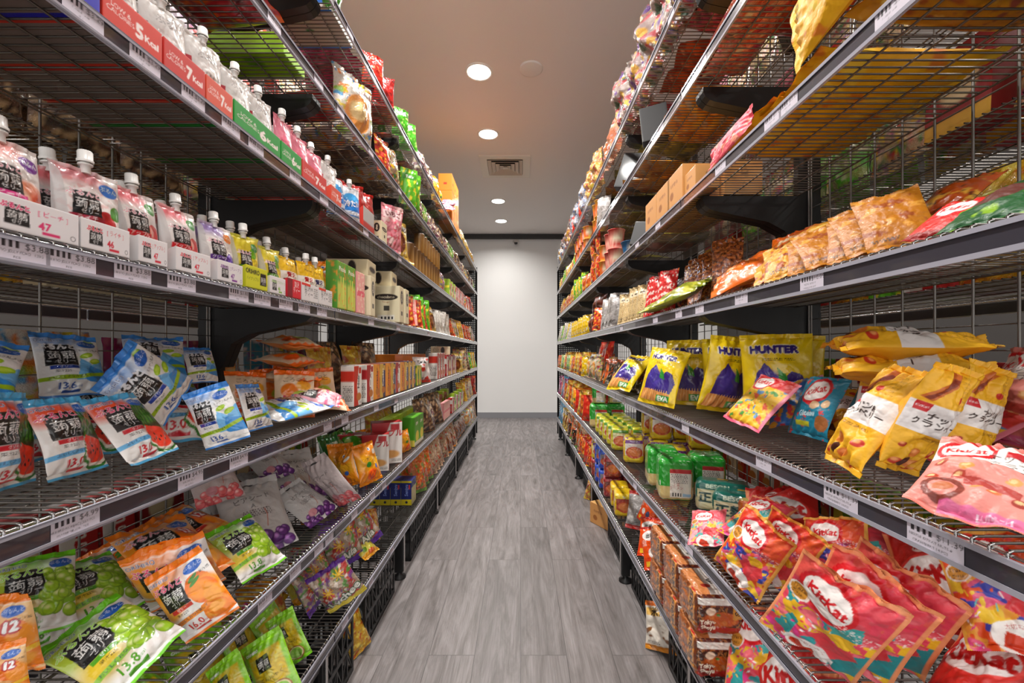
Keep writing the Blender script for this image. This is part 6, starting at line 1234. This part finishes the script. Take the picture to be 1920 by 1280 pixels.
# goods on the rear shelves, seen through the mesh
for sd in 'LR':
    s = SIDE[sd]['s']
    for lv in range(1, 7):
        ks = [['magentabag', 'redprawn'], ['marycarton', 'redgold', 'greenbox', 'redbox'], ['magentabag', 'whitesweets', 'cyanbag', 'cyanbag'], ['creambox', 'redbox', 'goldbag', 'greenbox'], ['brownmix', 'candymix'], ['purplered', 'candymix'], ['redprawn', 'candymix']][lv]
        if sd == 'R': ks = [['redbox'], ['redbox', 'greenbox', 'noir'], ['noir', 'redbox', 'greenbox', 'mazebox'], ['candymix', 'greenstick', 'goldbag', 'redbox'], ['redgold', 'candymix', 'greencup'], ['pinkpillow', 'candymix'], ['pinkpillow', 'candymix']][lv]
        y = .5
        while y < 2.2:
            k = RR.choice(ks); K = KINDS[k]; wid = K['w']*1.22
            zz = DECK[lv]+.0015; R = R3(0, 'R' if sd == 'L' else 'L', 6, 0)
            for r in range(2 if lv in (3, 4) else 1):
                spawn(k, Matrix.Translation((SIDE[sd]['x']+s*(DEP+.09+K['t']*.62+.015+r*.15), y+wid/2, zz)) @ R3(180 if r == 0 else 0, 'R' if sd == 'L' else 'L', 3, 0), sd, lv, 1.2, where='rear')
            y += wid+.01
# ------------------------------------------------------------------ crates and boxes under the bottom shelves
def crate_mesh(W=.4, D=.3, H=.225):
    mb = MB(); t = .007
    for z0, z1 in ((0, .02), (H*.46, H*.46+.016), (H-.028, H)):
        mb.box(-W/2, W/2, 0, t, z0, z1); mb.box(-W/2, W/2, D-t, D, z0, z1); mb.box(-W/2, -W/2+t, 0, D, z0, z1); mb.box(W/2-t, W/2, 0, D, z0, z1)
    mb.box(-W/2, W/2, 0, D, 0, .006)
    n = 9
    for i in range(n+1):
        x = -W/2+i*(W-.012)/n
        wd = .016 if i in (0, n) else .008
        mb.box(x, x+wd, .001, t-.001, 0, H); mb.box(x, x+wd-.004, D-t+.001, D-.001, 0, H)
    for i in range(8):
        y = i*(D-.01)/7; mb.box(-W/2+.001, -W/2+t-.001, y, y+.008, 0, H); mb.box(W/2-t+.001, W/2-.001, y, y+.008, 0, H)
    for i in range(n):                                          # slanted webs of the lattice
        x = -W/2+i*(W-.012)/n; dx = (W-.012)/n
        for z0, z1 in ((.02, H*.46), (H*.46+.016, H-.028)):
            a, b_ = ((x, z0), (x+dx, z1)) if i % 2 else ((x+dx, z0), (x, z1))
            mb.prism([(a[0], a[1]), (a[0]+.006, a[1]), (b_[0]+.006, b_[1]), (b_[0], b_[1])], 'y', .002, t-.002)
    return mb.mesh('plastic_crate', M['plastic'])
crm = crate_mesh()
for sd, ys, ins in (('L', (.55, .97, 1.39, 1.93-.02, 2.62, 3.03, 3.5, 3.94, 4.45, 4.87, 5.35), .03), ('R', (.55, .97, 1.27+.14, 1.95, 2.55-.02, 3.3-.12, 3.6, 4.2, 4.62, 5.05, 5.47), .06)):
    v = SIDE[sd]; s = v['s']
    for i, y in enumerate(ys):
        if abs(y-2.55) < .1 and sd == 'R': pass
        o = obj('plastic_crate', crm, category='crate', group='black plastic crates under the %s' % v['name'], label='black lattice plastic crate on the floor under the %s, %s from the camera' % (v['name'], ORD[i]))
        o.matrix_world = Matrix.Translation((v['x']+s*ins, y, .001)) @ Matrix.Rotation(-s*PI/2, 4, 'Z')
        if sd == 'L' or i % 2: 
            pass
# things on the floor
place('goldbag', 'L', 0, .03, 1.68, 30, 20, -10, z=0.0, scale=.8, desc='orange and black packet', where='on the floor between the crates')
place('ricepack', 'R', 0, .055, 1.66, 40, 26, -16, z=0.0, desc='white and amber noodle packet', where='on the floor by the crates')
place('kraftbox', 'R', 0, .1, 2.95, 30, 0, 0, z=0.0, scale=1.3, desc='kraft box with green print', where='on the floor under the noodle packs')
place('celloyellow', 'R', 0, .05, 3.42, 40, 20, 0, z=0.0, scale=.7, desc='clear snack bag', where='on the floor between the crates')
# ------------------------------------------------------------------ price labels in the rails
def tag(key, w_, price, lines_, nx=60):
    a = Art(.034/w_, nx, 'd9d3de'); asp = a.asp
    a.bar(.06, asp*.58, .5, asp*.9, '3c383e', 3); a.text(price, .76, asp*.68, .2*min(1, .058/w_*1.0)+.0, '28262a', 0, .0035)
    for i, t in enumerate(lines_): a.text(t, .42, asp*(.42-.2*i), .072, '4c484e')
    V, W = np.meshgrid(np.linspace(-.5, .5, a.nx+1), np.linspace(0, 1, a.ny+1))
    P = np.stack([V*w_, V*0-.0003, W*.031+.0022], -1)
    C = sample(a, (V+.5)*.9999, W*.9999).reshape(-1, 3)
    return quadmesh(key, P.reshape(-1, 3), gridq(a.nx+1, a.ny+1), M['paper'], C)
TG = {'388': tag('t', .062, '$3.88', ['ORIHIRO JELLY PEACH 130G', 'PCS']), '499': tag('t', .062, '$4.99', ['ORIHIRO KONJAC JELLY PCS', 'WATERMELON  PCS']), '495': tag('t', .058, '$4.95', ['SHREWD JELLY', 'W/ 12 PCS']),
      '1139': tag('t', .07, '$11.39', ['NESTLE KITKAT NUTS &', 'CRANBERRY 14 PCS']), '1009': tag('t', .058, '$10.09', ['NESTLE KITKAT', 'WHOLE WHEAT']), 'x': tag('t', .055, '$3.29', ['SNACK 120G', 'PCS'], 34)}
def tags(sd, lv, lst):
    v = SIDE[sd]; s = v['s']
    for y, t in lst:
        b = max(1, min(6, int((y-v['J'][1])//.9)+1)); sh = SHELF[sd, lv, b]
        o = obj('price_label', TG[t], [c for c in sh.children if c.name.startswith('label_rail')][0])
        o.matrix_local = Matrix.Translation((-s*.0063, y-v['J'][b], 0)) @ Matrix.Rotation(-s*PI/2, 4, 'Z')
def yl(x): return .606*F_PX/(976-x)
def yr(x): return .511*F_PX/(x-976)
tags('L', 3, [(yl(x), '388') for x in (20, 118, 235, 328, 437, 482, 527, 562, 596, 690, 742, 800)])
tags('L', 2, [(yl(126), '499'), (yl(345), '495'), (yl(437), '495')] + [(yl(x), 'x') for x in (607, 640, 700, 738)])
tags('L', 1, [(yl(x), 'x') for x in (165, 487, 545, 590, 610, 658, 693, 715, 760)])
tags('L', 0, [(yl(x), 'x') for x in (500, 640, 690, 730)])
tags('L', 4, [(yl(x), 'x') for x in (140, 258, 350, 422, 470, 545, 600, 680, 745)])
tags('L', 5, [(yl(x), 'x') for x in (505, 590, 632, 690, 745)]); tags('L', 6, [(yl(x), 'x') for x in (650, 695, 745, 785)])
tags('R', 3, [(yr(1535), '1009'), (yr(1400), 'x'), (yr(1320), 'x'), (yr(1280), 'x'), (yr(1235), 'x'), (yr(1170), 'x')])
tags('R', 2, [(yr(1590), '1139'), (yr(1770), '1139'), (yr(1443), 'x'), (yr(1293), 'x'), (yr(1175), 'x')])
tags('R', 1, [(yr(1300), 'x'), (yr(1196), 'x'), (yr(1170), 'x'), (yr(1120), 'x')])
tags('R', 4, [(yr(x), 'x') for x in (1690, 1490, 1460, 1360, 1240, 1200)]); tags('R', 5, [(yr(x), 'x') for x in (1325, 1245, 1130)]); tags('R', 6, [(yr(x), 'x') for x in (1265, 1205, 1160)])
# ------------------------------------------------------------------ one label per thing
import re
by = {}
for it in ITEMS:
    o, key, sd, lv, where, desc = it
    d = desc or KINDS[key]['desc']; by.setdefault((d, sd, lv, where), []).append(o)
for (d, sd, lv, where), L_ in by.items():
    L_.sort(key=lambda o: (o.matrix_world.translation.y, o.matrix_world.translation.x*SIDE[sd]['s'], o.matrix_world.translation.z))
    rk = SIDE[sd]['name'].split()[0]
    for i, o in enumerate(L_):
        if where == 'rear': t = '%s behind %s rack mesh, %s shelf' % (d, rk, LNAME[lv])
        elif where: t = '%s %s' % (d, where)
        else: t = '%s, %s %s shelf' % (d, rk, LNAME[lv])
        if len(L_) > 1: t += ', %s from camera' if where is None else ', %s along' % ORD[i].replace('number ', 'no. ')
        o['label'] = t
        o['group'] = ('%s on the %s shelf of the %s rack' % (d, LNAME[lv], rk)) if where is None else ('goods behind the %s rack' % rk if where == 'rear' else 'goods fallen on the floor')
    if max(len(o['label'].split()) for o in L_) > 16: print('LONG', L_[0]['label'])
print('ITEMS', len(ITEMS), 'OBJECTS', len(sc.objects), 'FACES', sum(len(m.polygons) for m in bpy.data.meshes))
